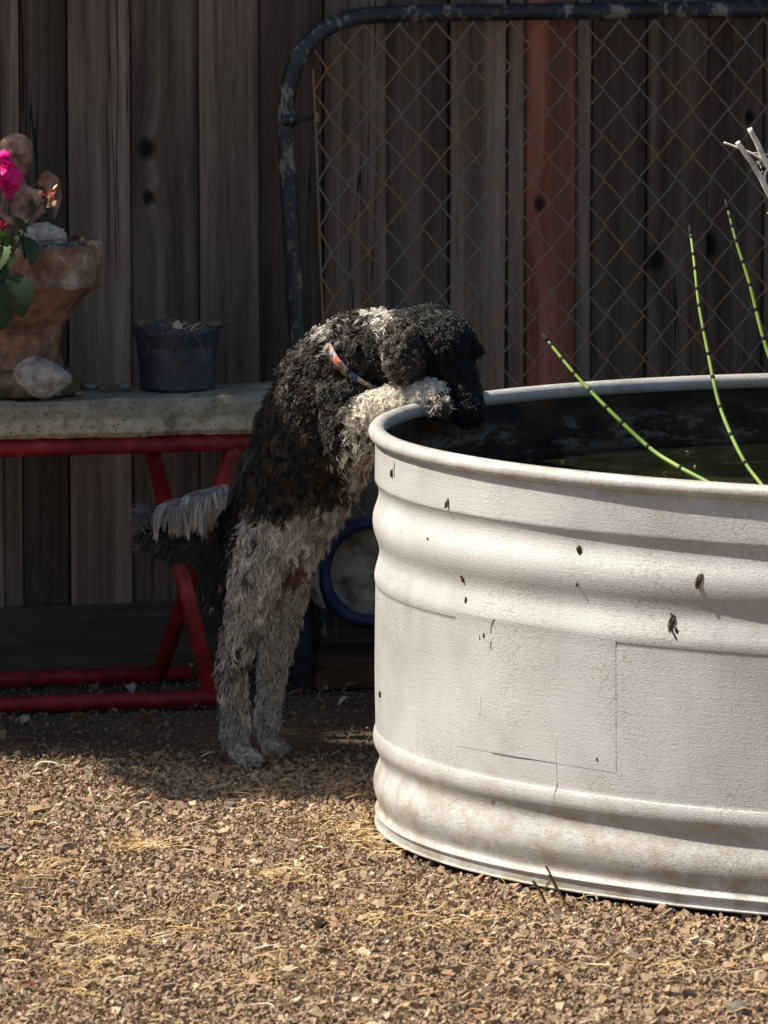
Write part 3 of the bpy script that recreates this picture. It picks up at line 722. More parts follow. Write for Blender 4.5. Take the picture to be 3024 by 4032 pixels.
def rose():
    y = 9.86
    base = Vector((-.74, y, 0)); r = thing('rose_bush', 'rose plant with a bright magenta bloom and dark green leaves at the left edge', 'rose bush', base)
    S = lambda u, v, dy=0: at(u, v, y + dy)
    stems = [[base, S(-160, 1200), S(-90, 900), S(-30, 650), S(-10, 500), S(4, 400)], [S(-30, 650), S(20, 560), S(62, 480), S(100, 425)], [S(-60, 760), S(0, 640), S(40, 590)], [S(-20, 600), S(0, 530), S(5, 492)]]
    TW = simple('rose_stem', [(.3, (.05, .035, .02)), (.7, (.11, .08, .045))], 40, .7, .3)
    for s_ in stems: mb = MB(); mb.tube(catmull(s_, 6), [.0022] * (len(s_) * 6 - 5), 6); mb.build('stem', TW, r, True)
    def petal(c, nrm, size, colr, fl, cup=.35):
        n = nrm.normalized(); t = n.cross(Vector((.3, .2, 1))).normalized(); b = n.cross(t)
        ang = random.uniform(0, 6.28); e1 = t * math.cos(ang) + b * math.sin(ang); e2 = n.cross(e1)
        mb = MB(); vs = []; cs = []
        for i in range(5):
            for k in range(5):
                a = (k - 2) / 2; q = i / 4; w = size * .55 * math.sin(math.pi * (.12 + .72 * q)) * (1 + .1 * random.uniform(-1, 1))
                vs.append(c + e1 * (q * size) + e2 * (a * w) + n * (cup * size * (q * q * .8 + a * a * .35) + random.uniform(-1, 1) * size * .04))
        mb.add(vs, [(i*5+k, i*5+k+1, i*5+k+6, i*5+k+5) for i in range(4) for k in range(4)], colr); return mb
    fl = None
    c0 = S(2, 368)
    core = MB(); core.tube([c0 + Vector((0, 0, -.02)), c0 + Vector((0, 0, -.004))], [.004, .009], 8); bloom = core.build('flower', LEAFG, r, True)
    for k in range(46):
        d = Vector((random.gauss(0, 1), random.gauss(-.45, .8), random.gauss(.15, .8))).normalized()
        pc = (.78 * random.uniform(.8, 1.1), .022 * random.uniform(.5, 2), .34 * random.uniform(.75, 1.25))
        mb = petal(c0 + d * random.uniform(.008, .024), d, random.uniform(.017, .025), pc, 0, .3); o = mb.build('petal', PETAL, None, True); o.parent = bloom; o.matrix_parent_inverse = bases[r.name].inverted() @ bases[r.name]
        o.matrix_parent_inverse = bloom.matrix_parent_inverse.inverted() @ bases[r.name].inverted() if False else o.matrix_parent_inverse
    # hanging loose petal, small red bud, withered bloom
    for k in range(3):
        mb = petal(S(20 + k * 6, 408 + k * 4), Vector((.2, -1, -.3)), .016, (.6, .01, .2), 0); mb.build('petal', PETAL, r, True)
    for k in range(6):
        d = Vector((random.gauss(0, 1), -1, random.gauss(0, 1))).normalized(); mb = petal(S(4, 490) + d * .004, d, .009, (.42, .02, .05), 0); mb.build('bud', PETAL, r, True)
    for k in range(13):
        d = Vector((random.gauss(0, .8), -.6, random.gauss(-.4, .6))).normalized(); cc = random.choice([(.62, .42, .22), (.7, .55, .34), (.45, .2, .12), (.4, .08, .07)])
        mb = petal(S(104 + random.gauss(0, 7), 418 + random.uniform(-20, 28)), d, .010, cc, 0); mb.build('withered_petal', PETAL, r, True)
    for (u, v, L, rz, tilt, c, se) in ((40, 500, .04, -2.0, .9, (.022, .055, .018), .08), (62, 512, .042, -2.3, 1.05, (.018, .05, .018), .08), (10, 520, .045, 2.6, .8, (.04, .09, .02), .08), (18, 600, .06, -2.7, 1.2, (.018, .045, .014), .06),
                                   (36, 590, .062, 2.9, 1.25, (.016, .04, .013), .06), (-6, 560, .05, -2.2, 1.0, (.03, .07, .02), .06), (10, 640, .05, 3.1, 1.2, (.016, .042, .014), .06), (-10, 500, .04, -.6, .6, (.05, .10, .02), .08), (26, 470, .03, -1.0, .5, (.03, .07, .03), .08),
                                   (-20, 620, .06, -2.6, 1.1, (.02, .05, .016), .06), (8, 530, .03, 1.2, .6, (.16, .22, .05), .08), (18, 545, .024, -2.9, .9, (.20, .24, .07), .08)):
        me = leaf_mesh('leaf', L * 1.15, .8, c, se); o = link('leaf', me, LEAF); o.parent = r
        o.location = S(u, v, random.uniform(-.02, .01)) - base; o.rotation_euler = (tilt * -.9 + random.uniform(-.2, .2), random.uniform(-.3, .3), rz)
LEAFG = NT('sepal_green', .6, .3, (.04, .08, .02)).m
rose()

# ------------------------------------------------------------------ oddments behind the dog
def tub():
    Y0 = fence_y(-.02) - .215; c = at(806, 1236, Y0); Rr = 109 / 1280.0
    lo = c.z - Rr - .02
    t = thing('white_tub', 'small round off-white tub with a thick blue rim lying on its side behind the dog', 'tub', (c.x, Y0 + .06, .058))
    ax = Vector((-.16, -1, .22)).normalized(); e1 = ax.cross(Vector((0, 0, 1))).normalized(); e2 = e1.cross(ax)
    def ring(r, d, n=40): return [c + ax * d + e1 * (r * math.cos(a)) + e2 * (r * math.sin(a)) for a in np.linspace(0, 6.2832, n, endpoint=False)]
    prof = [(Rr + .012, -.004), (Rr + .013, -.03), (Rr + .004, -.1), (Rr - .012, -.108), (.002, -.108)]
    mb = MB(); vs = []; n = 40
    for (r, d) in prof: vs += ring(r, d)
    mb.add(vs, [(i*n+k, i*n+(k+1)%n, (i+1)*n+(k+1)%n, (i+1)*n+k) for i in range(len(prof)-1) for k in range(n)]); mb.build('body', OFFWHITE, t, True)
    mb = MB(); vs = []; prof = [(Rr, 0), (Rr - .006, -.02), (Rr * .7, -.026), (Rr * .3, -.022), (.002, -.024)]
    for (r, d) in prof: vs += ring(r, d)
    mb.add(vs, [(i*n+k, i*n+(k+1)%n, (i+1)*n+(k+1)%n, (i+1)*n+k) for i in range(len(prof)-1) for k in range(n)])
    o = mb.build('liner', OFFWHITE, t, True); rough(o.data, .003, 30, 6)
    mb = MB(); pts = ring(Rr, .002); mb.tube(pts + [pts[0]], .0115, 10, cap=False); mb.build('blue_rim', BLUE, t, True)
    mb = MB(); vs = [at(688, 1196, Y0 - .03), at(658, 1245, Y0 - .03), at(664, 1275, Y0 - .028), at(680, 1305, Y0 - .026), at(704, 1316, Y0 - .02), at(690, 1270, Y0 - .012), at(686, 1230, Y0 - .012)]
    vs2 = [v + Vector((0, .004, 0)) for v in vs]; k = len(vs); mb.add(vs + vs2, [tuple(range(k)), tuple(range(2*k-1, k-1, -1))] + [(i, i+k, (i+1)%k+k, (i+1)%k) for i in range(k)]); mb.build('flap', OFFWHITE, t)
    # timber, dark block and a faded bucket round it
    def block_at(name, mat, x0, x1, d0, d1, z0, z1, bev):
        mb = MB(); mb.box(x0, x1, d0, d1, z0, z1); o = mb.build(name, mat); bm = bmesh.new(); bm.from_mesh(o.data)
        bmesh.ops.bevel(bm, geom=[e for e in bm.edges], offset=bev, segments=2, affect='EDGES')
        for v in bm.verts: v.co = FX(v.co.x, v.co.y, v.co.z)
        bmesh.ops.reverse_faces(bm, faces=bm.faces); bm.to_mesh(o.data); bm.free(); return o
    tag(block_at('timber_beam', BROWNWOOD, -.120, .42, .085, .30, .0, .046, .004), 'low brown timber beam on the ground under the white tub', 'timber')
    tag(block_at('dark_block', BLACKISH, -.158, -.122, .24, .31, .0, .066, .003), 'black block standing at the left end of the brown beam', 'block')
    bc = FX(-.175, .15, 0); mb = MB(); mb.lathe([(.002, .0), (.042, .0), (.048, .01), (.056, .17), (.059, .172), (.059, .178), (.053, .178), (.048, .02), (.002, .018)], bc.x, bc.y, 32)
    o = mb.build('faded_bucket', DENIM, None, True); tag(o, 'faded blue grey bucket half hidden behind the dog hind legs', 'bucket')
tub()

# ------------------------------------------------------------------ stock tank
def tank():
    t = thing('stock_tank', 'large oval stock tank painted chalky white with pressed ridges', 'stock tank', (TCX, TCY, 0))
    key = [(-.003, .008), (-.0025, .016), (-.002, .024), (.0012, .0275), (-.0016, .031), (-.0042, .036), (-.0036, .042), (.0005, .054), (.0032, .067), (.0015, .082), (-.0042, .098), (-.0062, .108), (-.0036, .118), (.0019, .129), (.0037, .138), (.0028, .147), (.0009, .153), (0, .159),
           (0, .205), (0, .260), (0, .320), (0, .368), (.0006, .3735), (.0014, .379), (.0010, .388), (-.0034, .404), (-.0062, .417), (-.0046, .431), (.0008, .447), (.0036, .462), (.0022, .477), (-.0036, .494), (-.0058, .506), (-.0046, .516), (-.0009, .5245), (.0004, .530), (0, .565), (0, .598)]
    prof = [Vector((o, z, 0)) for o, z in key]; prof = [(p.x, p.y) for p in catmull(prof, 3)]
    N = 420
    th = []                                                  # finer where the outline is tight
    for k in range(N):
        a = 2 * math.pi * k / N; th.append(a + .22 * math.sin(2 * a) * -1)
    def sweep(prof, name, mat, closed=False, parent=t, wob=0):
        mb = MB(); m = len(prof); vs = []
        for k, a in enumerate(th):
            for (o, z) in prof:
                w = wob * noise.noise(Vector((math.cos(a) * 6, math.sin(a) * 2, z * 5)))
                x, y = tank_xy(a, o - .010 + w); vs.append((x, y, z))
        fs = []
        for k in range(N):
            for i in range(m - 1 + (1 if closed else 0)):
                j = (i + 1) % m; fs.append((k*m+i, ((k+1)%N)*m+i, ((k+1)%N)*m+j, k*m+j))
        mb.add(vs, fs); return mb.build(name, mat, parent, True)
    wall = sweep(prof, 'wall', TANK, wob=.0025)
    from mathutils.bvhtree import BVHTree
    bvh = BVHTree.FromPolygons([v.co[:] for v in wall.data.vertices], [p.vertices[:] for p in wall.data.polygons])
    rr = .0130; sweep([(-.0030 + rr * math.cos(a), .5985 + rr * .92 * math.sin(a)) for a in np.linspace(0, 6.2832, 15)[:-1]], 'rim', TANK, True, wob=.0012)
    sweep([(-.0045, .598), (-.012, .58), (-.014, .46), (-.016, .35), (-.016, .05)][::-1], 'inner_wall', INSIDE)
    sweep([(-.004, .009), (.0002, .0092), (.0010, .0108), (.0002, .0124), (-.004, .0126)], 'base_lip', TANK)
    mb = MB(); vs = [tank_xy(a, -.026) for a in th]; mb.add([(x, y, .02) for x, y in vs], [tuple(range(N))]); mb.build('floor_plate', INSIDE, t)
    # thin repair patch on the front
    def hit(u, v, out=0.0):
        p, nrm, _, _ = bvh.ray_cast(Vector((0, 0, CAM_H)), ray(u, v).normalized())
        if p is None: p, nrm, _, _ = bvh.find_nearest(at(u, v, 8.9))
        if nrm.y > 0: nrm = -nrm
        return p + nrm * out
    rows = 16; cols_ = 30; cor = [(986, 1322), (1330, 1382), (1331, 1670), (987, 1612)]; vs = []
    for i in range(rows + 1):
        for j in range(cols_ + 1):
            a = i / rows; b = j / cols_
            u = (cor[0][0]*(1-b)+cor[1][0]*b)*(1-a)+(cor[3][0]*(1-b)+cor[2][0]*b)*a; v = (cor[0][1]*(1-b)+cor[1][1]*b)*(1-a)+(cor[3][1]*(1-b)+cor[2][1]*b)*a
            vs.append(hit(u, v, .0004))
    W = cols_ + 1; n = len(vs)
    fs = [(i*W+j, (i+1)*W+j, (i+1)*W+j+1, i*W+j+1) for i in range(rows) for j in range(cols_)]
    edge = [j for j in range(W)] + [i*W+cols_ for i in range(1, rows+1)] + [rows*W+j for j in range(cols_-1, -1, -1)] + [i*W for i in range(rows-1, 0, -1)]
    mb = MB(); mb.add(vs, fs)
    for i in range(len(edge)):
        a, b = edge[i], edge[(i+1) % len(edge)]; mb.add([vs[a], vs[b], vs[b] + Vector((0, .003, 0)), vs[a] + Vector((0, .003, 0))], [(0, 1, 2, 3)])
    o = mb.build('patch', TANK, t, True); o['label'] = 'thin rectangular repair patch'
    # scraps stuck to the wall
    for i, (u, v, s) in enumerate(((848, 1022, .007), (968, 1086, .008), (1253, 1190, .009), (1247, 1262, .004), (1510, 1254, .011), (1000, 1250, .007), (1007, 1297, .005), (1452, 1345, .012), (1462, 1362, .006), (806, 1500, .006), (1135, 1015, .003), (925, 1165, .003), (1046, 1372, .004), (1290, 1640, .003))):
        p = hit(u, v, .001); bm = bmesh.new(); bmesh.ops.create_icosphere(bm, subdivisions=2, radius=1)
        for w in bm.verts:
            w.co *= 1 + .6 * noise.noise(w.co * 1.7 + Vector((i * 5, 0, 0)))
            w.co = Vector((w.co.x * s * .46, w.co.y * s * .3, w.co.z * s))*.9; w.co.x += .35 * w.co.z * math.sin(i * 2.1)
        bmesh.ops.translate(bm, verts=bm.verts, vec=p); me = bpy.data.meshes.new('debris'); bm.to_mesh(me); bm.free(); link('debris', me, DEBRIS, t)
    def strip(name, mat, pts, r):
        q = [hit(u, v, .0002) for u, v in pts]; mb = MB(); mb.tube(catmull(q, 4), r, 5); mb.build(name, mat, t, True)
    strip('twig', NODE, [(852, 998), (852, 1030)], .0007); strip('twig', NODE, [(1068, 1338), (1062, 1352), (1061, 1368)], .0009); strip('twig', NODE, [(1036, 1372), (1037, 1382)], .0008)
    strip('twig', NODE, [(1062, 1385), (1060, 1394), (1062, 1402)], .0009); strip('twig', NODE, [(1449, 1325), (1456, 1342), (1451, 1358), (1461, 1380)], .0016); strip('twig', NODE, [(1064, 1627), (1120, 1637), (1200, 1648)], .0005)
    for pts, r in (([(1202, 1585), (1201, 1640), (1203, 1690), (1196, 1722), (1199, 1742)], .0006), ([(1038, 1500), (1037, 1545)], .0008), ([(870, 1120), (868, 1150)], .0008), ([(840, 1040), (838, 1072)], .0007), ([(1060, 1710), (1062, 1735)], .0006), ([(834, 1100), (836, 1128)], .0007)):
        strip('dried_drip', DROPPING, pts, r)
    # water
    mb = MB(); vs = [tank_xy(a, -.0255) for a in th]; mb.add([(x, y, .503) for x, y in vs], [tuple(range(N))])
    o = mb.build('water', WATER); o['kind'] = 'structure'; o['label'] = 'still dark water inside the stock tank'
    return hit
hit = tank()
for i, (u, v, lab) in enumerate(((1215, 995, 'dead floating leaf scrap near the middle of the dark water'), (1440, 1020, 'tiny pale scrap floating nearest the front rim of the tank'), (1502, 1005, 'tiny pale scrap floating between the two horsetail stems'), (1480, 975, 'small scrap floating on the water behind the other scraps'))):
    p = atz(u, v, .5055); me = leaf_mesh('floating_scrap', .012 if i == 0 else .006, .5, (.3, .26, .2) if i else (.16, .12, .08), 0, .6, .5); o = link('floating_scrap', me, LEAF); o.location = p; o.rotation_euler = (.15, .1, i * 1.4); tag(o, lab, 'leaf')

# ------------------------------------------------------------------ horsetail and twigs in the tank
def horsetail(pts, nodes, y, r, label, y_base):
    n = len(pts); w = [at(u, v, y + (y_base - y) * i / (n - 1)) for i, (u, v) in enumerate(pts)]
    d = (w[-1] - w[-2]).normalized(); e = w[-1] + d * .02; k_ = max(.02, (w[-1].z - .42) / max(.25, -d.z)); w += [w[-1] + d * (k_ * .5), w[-1] + d * k_]
    base = w[-1]
    t = thing('horsetail_stem', label, 'plant', base, 'horsetail stems in the stock tank')
    path = catmull(w, 8); m = len(path)
    mb = MB(); mb.tube(path, [r * (.62 + .38 * min(1, i / (m * .5))) for i in range(m)], 8); mb.build('stem', STEM, t, True)
    for (u, v) in nodes:
        q = min(path, key=lambda p: abs(proj_v(p) - v)); i = path.index(q); dr = (path[min(i+1, m-1)] - path[max(i-1, 0)]).normalized()
        k = .62 + .38 * min(1, i / (m * .5)); mb = MB(); mb.tube([q - dr * .0030, q - dr * .0014, q + dr * .0014, q + dr * .0030], [r*k*1.03, r*k*1.28, r*k*1.28, r*k*1.03], 8); mb.build('node', NODE, t, True)
    q = path[0]; dr = (path[0] - path[2]).normalized(); mb = MB(); mb.tube([q - dr * .006, q + dr * .002, q + dr * .008, q + dr * .014], [r*.75, r*1.0, r*.8, r*.1], 8); mb.build('tip', NODE, t, True)
def proj_v(p):
    d = p.y * cP - (p.z - CAM_H) * sP; b = -(p.y * sP + (p.z - CAM_H) * cP); return (2016 + F * b / d) / K
horsetail([(1180, 732), (1240, 806), (1310, 880), (1400, 965), (1460, 1005), (1525, 1040)], [(0, 742), (0, 772), (0, 806), (0, 838), (0, 876), (0, 918), (0, 966), (0, 1012)], 8.85, .0034, 'short thick horsetail stem slanting lowest over the tank rim', 8.62)
horsetail([(1491, 500), (1500, 570), (1510, 660), (1530, 765), (1550, 860), (1575, 930), (1610, 1000), (1652, 1056)], [(0, 515), (0, 545), (0, 582), (0, 622), (0, 665), (0, 712), (0, 762), (0, 820), (0, 876), (0, 935), (0, 1000)], 8.95, .0029, 'tall horsetail stem rising from the water in the middle of the three', 8.66)
horsetail([(1571, 447), (1590, 520), (1620, 615), (1646, 720), (1672, 800), (1705, 900), (1740, 1000)], [(0, 465), (0, 490), (0, 522), (0, 562), (0, 612), (0, 668), (0, 730), (0, 790), (0, 850)], 8.95, .0031, 'rightmost tall horsetail stem with its dark tip highest', 8.80)
def twigs():
    y = 9.0; S = lambda u, v, dy=0: at(u, v, y + dy)
    base = Vector((.80, 9.03, .42)); t = thing('dead_branch', 'bleached dead branch with bare twigs at the upper right edge', 'branch', base)
    for pts, r in (([base, S(1790, 760), S(1720, 540), S(1659, 415), S(1622, 350), S(1592, 306)], .0044), ([S(1725, 550), S(1690, 420), S(1652, 345), S(1619, 277)], .0044), ([S(1700, 370), S(1655, 347), S(1610, 325), S(1563, 308)], .0019),
                   ([S(1668, 430), S(1655, 405), S(1650, 380), S(1662, 360)], .0018), ([S(1690, 470), S(1668, 455), S(1657, 462)], .0012)):
        q = catmull(pts, 6); m = len(q); q = [p + noise.noise_vector(p * 60) * .0012 for p in q]
        mb = MB(); mb.tube(q, [r * (1.25 - .4 * i / m) for i in range(m)], 7); mb.build('twig', DEADWOOD, t, True)
    for k in range(16):
        p = S(1648 + random.gauss(0, 6), 345 + random.gauss(0, 8)); mb = MB(); e = p + Vector((random.gauss(0, .01), random.gauss(0, .006), random.gauss(0, .008))); mb.tube([p, (p+e)/2 + Vector((0, 0, .002)), e], [.0006, .0005, .0003], 4); mb.build('twiglet', DEADWOOD, t)
twigs()
def weed():
    b = atz(1222, 1974); t = thing('dry_weed', 'small dry weed sprig growing against the foot of the tank', 'weed', b)
    y = b.y; S = lambda u, v: at(u, v, y)
    W = simple('weed_stem', [(.3, (.12, .10, .05)), (.7, (.24, .19, .09))], 60, .8, .2)
    G = simple('weed_green', [(.3, (.06, .08, .025)), (.7, (.13, .14, .05))], 60, .8, .2)
    for pts, r, m in (([(1236, 1966), (1215, 1940), (1195, 1900), (1178, 1868)], .0017, W), ([(1205, 1925), (1196, 1905), (1186, 1888)], .0026, W), ([(1178, 1950), (1165, 1922), (1150, 1902)], .0021, G), ([(1172, 1930), (1182, 1908), (1187, 1898)], .0008, G), ([(1215, 1945), (1200, 1935), (1186, 1930)], .0008, W), ([(1192, 1900), (1180, 1920), (1184, 1935)], .0009, W)):
        mb = MB(); mb.tube(catmull([S(u, v) for u, v in pts], 5), r, 6); mb.build('stem', m, t, True)
weed()

# ------------------------------------------------------------------ leaf litter
litter = [(150, 1470), (60, 1560), (345, 1548), (240, 1545), (640, 1455), (668, 1482), (700, 1500), (660, 1460), (725, 1462), (690, 1528), (745, 1478), (120, 1440), (205, 1478), (395, 1470), (25, 1575), (770, 1490), (300, 1562), (180, 1560), (420, 1448), (730, 1545), (95, 1545), (440, 1560), (280, 1490), (655, 1505), (755, 1520)]
for i, (u, v) in enumerate(litter):
    p = atz(u, v); me = leaf_mesh('dry_leaf', random.uniform(.018, .034), random.uniform(.5, .8), random.choice([(.26, .18, .12), (.38, .30, .22), (.20, .12, .07), (.46, .40, .32)]), 0, random.uniform(.2, .8), random.uniform(.2, .7))
    o = link('dry_leaf', me, LEAF); o.location = (p.x, p.y, ground_z(p.x, p.y) + .009); o.rotation_euler = (random.uniform(-.5, .3), random.uniform(-.4, .4), random.uniform(0, 6.28))
    tag(o, 'small dry curled leaf lying on the shaded dirt by the fence', 'leaf', 'dry leaves on the shaded dirt')
for (u, v, c, L, lab) in ((70, 2150, (.22, .03, .015), .022, 'red dry leaf on the gravel at the lower left'), (395, 1795 + 100, (.5, .30, .26), .016, 'pale pink petal lying on the gravel left of the straw')):
    p = atz(u, v); me = leaf_mesh('fallen_leaf', L, .7, c, 0, .5, .5); o = link('fallen_leaf', me, LEAF); o.location = (p.x, p.y, ground_z(p.x, p.y) + .012); o.rotation_euler = (.3, .2, .8); tag(o, lab, 'leaf')

# ------------------------------------------------------------------ the dog
def dog():
    J = at
    def Gd(u, v, y, z): p = at(u, v, y); return Vector((p.x, p.y, z))
    # skeleton: (from, to, radius, radius, region)
    seg = [
        (J(592, 1150, 9.60), J(638, 1045, 9.565), .066, .076, 'torso'), (J(638, 1045, 9.565), J(680, 945, 9.52), .076, .084, 'torso'), (J(680, 945, 9.52), J(724, 838, 9.475), .084, .076, 'torso'),
        (J(724, 838, 9.475), J(768, 775, 9.43), .074, .060, 'neck'), (J(768, 775, 9.43), J(835, 748, 9.38), .060, .052, 'neck'), (J(704, 905, 9.48), J(765, 895, 9.44), .064, .052, 'torso'),
        (J(850, 748, 9.37), J(922, 740, 9.34), .056, .061, 'head'), (J(922, 740, 9.34), J(954, 750, 9.325), .061, .056, 'head'), (J(958, 775, 9.32), J(988, 838, 9.30), .050, .036, 'head'), (J(988, 838, 9.30), J(1008, 882, 9.28), .036, .029, 'head'),
        (J(1026, 752, 9.31), J(1036, 757, 9.305), .010, .007, 'brow'),
        (J(868, 712, 9.305), J(876, 755, 9.288), .016, .021, 'ear'), (J(876, 755, 9.288), J(878, 812, 9.290), .021, .014, 'ear'), (J(910, 700, 9.39), J(960, 760, 9.40), .017, .019, 'head'),
        (J(762, 850, 9.395), J(766, 918, 9.365), .046, .037, 'shoulder'), (J(762, 908, 9.360), J(880, 864, 9.285), .030, .0215, 'forearm'), (J(880, 864, 9.285), J(928, 856, 9.272), .0215, .0225, 'paw'), (J(925, 858, 9.272), J(950, 868, 9.262), .021, .014, 'paw'),
        (J(938, 862, 9.255), J(955, 874, 9.246), .011, .0095, 'paw'), (J(940, 858, 9.284), J(958, 870, 9.275), .011, .0095, 'paw'),
        (J(800, 850, 9.54), J(820, 900, 9.52), .037, .031, 'shoulder'), (J(820, 900, 9.52), J(955, 838, 9.365), .027, .022, 'forearm'), (J(955, 838, 9.365), J(990, 846, 9.355), .022, .015, 'paw'),
        (J(572, 1165, 9.560), J(545, 1262, 9.540), .053, .034, 'thigh'), (J(545, 1262, 9.540), J(502, 1440, 9.545), .032, .0205, 'hindleg'), (J(502, 1440, 9.545), J(509, 1590, 9.550), .0205, .017, 'hindleg'), (J(508, 1592, 9.548), Gd(520, 1628, 9.540, .016), .0165, .016, 'foot'),
        (Gd(514, 1632, 9.522, .013), Gd(548, 1640, 9.508, .0105), .0125, .010, 'foot'), (Gd(514, 1630, 9.538, .013), Gd(554, 1637, 9.526, .0105), .0125, .010, 'foot'), (Gd(512, 1628, 9.554, .013), Gd(546, 1632, 9.545, .0105), .012, .010, 'foot'),
        (J(614, 1165, 9.650), J(620, 1262, 9.660), .048, .030, 'thigh'), (J(620, 1262, 9.660), J(590, 1440, 9.665), .030, .0190, 'hindleg'), (J(590, 1440, 9.665), J(575, 1575, 9.650), .019, .015, 'hindleg'), (J(572, 1575, 9.650), Gd(584, 1612, 9.640, .015), .0145, .014, 'foot'),
        (Gd(578, 1614, 9.615, .012), Gd(606, 1622, 9.606, .0095), .011, .009, 'foot'), (Gd(578, 1612, 9.635, .012), Gd(612, 1619, 9.630, .0095), .011, .009, 'foot'),
        (J(522, 1140, 9.605), J(455, 1170, 9.61), .036, .029, 'tail'), (J(455, 1170, 9.61), J(385, 1158, 9.60), .028, .022, 'tail'), (J(385, 1158, 9.60), J(326, 1145, 9.60), .020, .009, 'tail'),
        (J(520, 1165, 9.60), J(478, 1225, 9.61), .038, .026, 'rump'), (J(478, 1225, 9.61), J(470, 1262, 9.61), .026, .014, 'rump'),
    ]
    foot = J(506, 1640, 9.54)
    D = thing('dog', 'curly black and white dog standing on hind legs leaning into the stock tank', 'dog', (foot.x, foot.y, 0))
    body = remeshed('body', [s[:4] for s in seg], .0058, SKIN, None, 8)
    setp(body, D)
    me = body.data; n = len(me.vertices)
    co = np.empty(n * 3, np.float32); me.vertices.foreach_get('co', co); co = co.reshape(-1, 3).astype(float)
    nr = np.empty(n * 3, np.float32); me.vertices.foreach_get('normal', nr); nr = nr.reshape(-1, 3).astype(float)
    me.calc_loop_triangles(); T = np.empty(len(me.loop_triangles) * 3, np.int32); me.loop_triangles.foreach_get('vertices', T); T = T.reshape(-1, 3)
    ar = np.linalg.norm(np.cross(co[T[:, 1]] - co[T[:, 0]], co[T[:, 2]] - co[T[:, 0]]), axis=1)
    Pa = np.array([s[0][:] for s in seg]); Pb = np.array([s[1][:] for s in seg]); Ra = np.array([s[2] for s in seg]); Rb = np.array([s[3] for s in seg]); reg = [s[4] for s in seg]
    def nearest(X):
        d = Pb - Pa; L2 = (d * d).sum(1); t = np.clip(((X[:, None] - Pa) * d).sum(2) / L2, 0, 1)
        c = Pa + t[..., None] * d; dist = np.linalg.norm(X[:, None] - c, axis=2) - (Ra + (Rb - Ra) * t)
        return dist.argmin(1)
    # the coat pattern is laid out on the dog's own side view (x along, z up)
    def xz(u, v): p = at(u, v, 9.50); return np.array((p.x, p.z))
    REFP = xz(620, 1250)
    def side(X, a, b):                                    # > 0 on the belly side of the line a-b
        a = xz(*a); b = xz(*b); d = b - a
        f = lambda x, z: (x - a[0]) * -d[1] + (z - a[1]) * d[0]
        return f(X[:, 0], X[:, 2]) * np.sign(f(*REFP))
    def dist2(X, u, v): p = xz(u, v); return np.hypot(X[:, 0] - p[0], X[:, 2] - p[1])
    # region: strand length, curl radius, turns, how flat it lies, density
    PAR = {'torso': (.036, .0040, 1.45, .68), 'neck': (.035, .0042, 1.45, .64), 'head': (.012, .0018, .9, .84), 'brow': (.008, .001, .6, .5), 'ear': (.036, .0056, 1.6, .78), 'shoulder': (.033, .0040, 1.45, .66),
           'forearm': (.014, .0030, 1.5, .5), 'paw': (.012, .0024, 1.3, .55), 'thigh': (.030, .0026, 1.2, .80), 'hindleg': (.025, .0022, 1.2, .78), 'foot': (.009, .0012, .7, .75), 'tail': (.040, .0026, .8, .78), 'rump': (.034, .0028, .9, .76)}
    vr = nearest(co); pale = np.array([reg[i] in ('hindleg', 'foot', 'forearm', 'paw') and not 20 <= i <= 22 for i in vr])
    sk = me.color_attributes.new('Col', 'FLOAT_COLOR', 'POINT'); sk.data.foreach_set('color', np.where(pale[:, None], (.30, .27, .24, 1), (.011, .009, .008, 1)).astype(np.float32).ravel())
    NL = 17000
    ti = rng.choice(len(T), NL, p=ar / ar.sum()); b = rng.random((NL, 2)); s_ = np.sqrt(b[:, :1]); bc = np.c_[1 - s_, s_ * (1 - b[:, 1:]), s_ * b[:, 1:]]
    Lp = (co[T[ti]] * bc[..., None]).sum(1); Ln = (nr[T[ti]] * bc[..., None]).sum(1); Ln /= np.linalg.norm(Ln, axis=1, keepdims=True)
    ix = nearest(Lp); rg = np.array([reg[i] for i in ix])
    ax = (Pb - Pa) / np.linalg.norm(Pb - Pa, axis=1, keepdims=True)
    flow = ax[ix].copy(); flow[np.isin(rg, ['torso', 'neck'])] *= -1
    flow[:, 2] -= .45; flow[rg == 'forearm', 2] += .35
    swirl = np.array([noise.noise_vector(Vector(p) * 11)[:] for p in Lp])
    flow += rng.normal(0, .28, flow.shape) + swirl * .9
    flow -= Ln * (flow * Ln).sum(1, keepdims=True); flow /= np.linalg.norm(flow, axis=1, keepdims=True) + 1e-6
    par = np.array([PAR[r] for r in rg])
    # coat colour per lock, with some sun and shade painted in
    X = Lp + rng.normal(0, .006, Lp.shape)
    black = np.array((.0095, .008, .0075)); brown = np.array((.044, .034, .028)); grey = np.array((.30, .265, .235)); white = np.array((.60, .545, .475)); cream = np.array((.74, .66, .54)); tan = np.array((.17, .070, .038))
    C = np.repeat(black[None], NL, 0)
    rnd = rng.random(NL); nz = np.array([noise.noise(Vector(p) * 45) for p in Lp]); nb = np.array([noise.noise(Vector(p) * 14) for p in Lp])
    upper = np.isin(rg, ['torso', 'neck', 'shoulder', 'ear']); C[upper & (rnd < .30)] = brown  # brown locks paint sun highlights into the black upper coat
    C[upper & (nz > .2) & (rnd > .6)] = brown * 2.4; C[(rg == 'ear') & (rnd < .65)] = (.12, .095, .08)  # paler locks and ear curls also paint in sunlit fur
    below = side(X, (520, 1112), (800, 1030)) > 0; right = side(X, (545, 1100), (466, 1330)) > 0
    m = below & right & np.isin(rg, ['thigh', 'hindleg', 'foot', 'torso', 'rump'])
    C[m] = white * .80; C[m & (nb > .16)] = grey * .9; C[m & (nz > .35) & (rnd < .4)] = brown * 1.8; C[m & (nz < -.2)] = white * 1.1
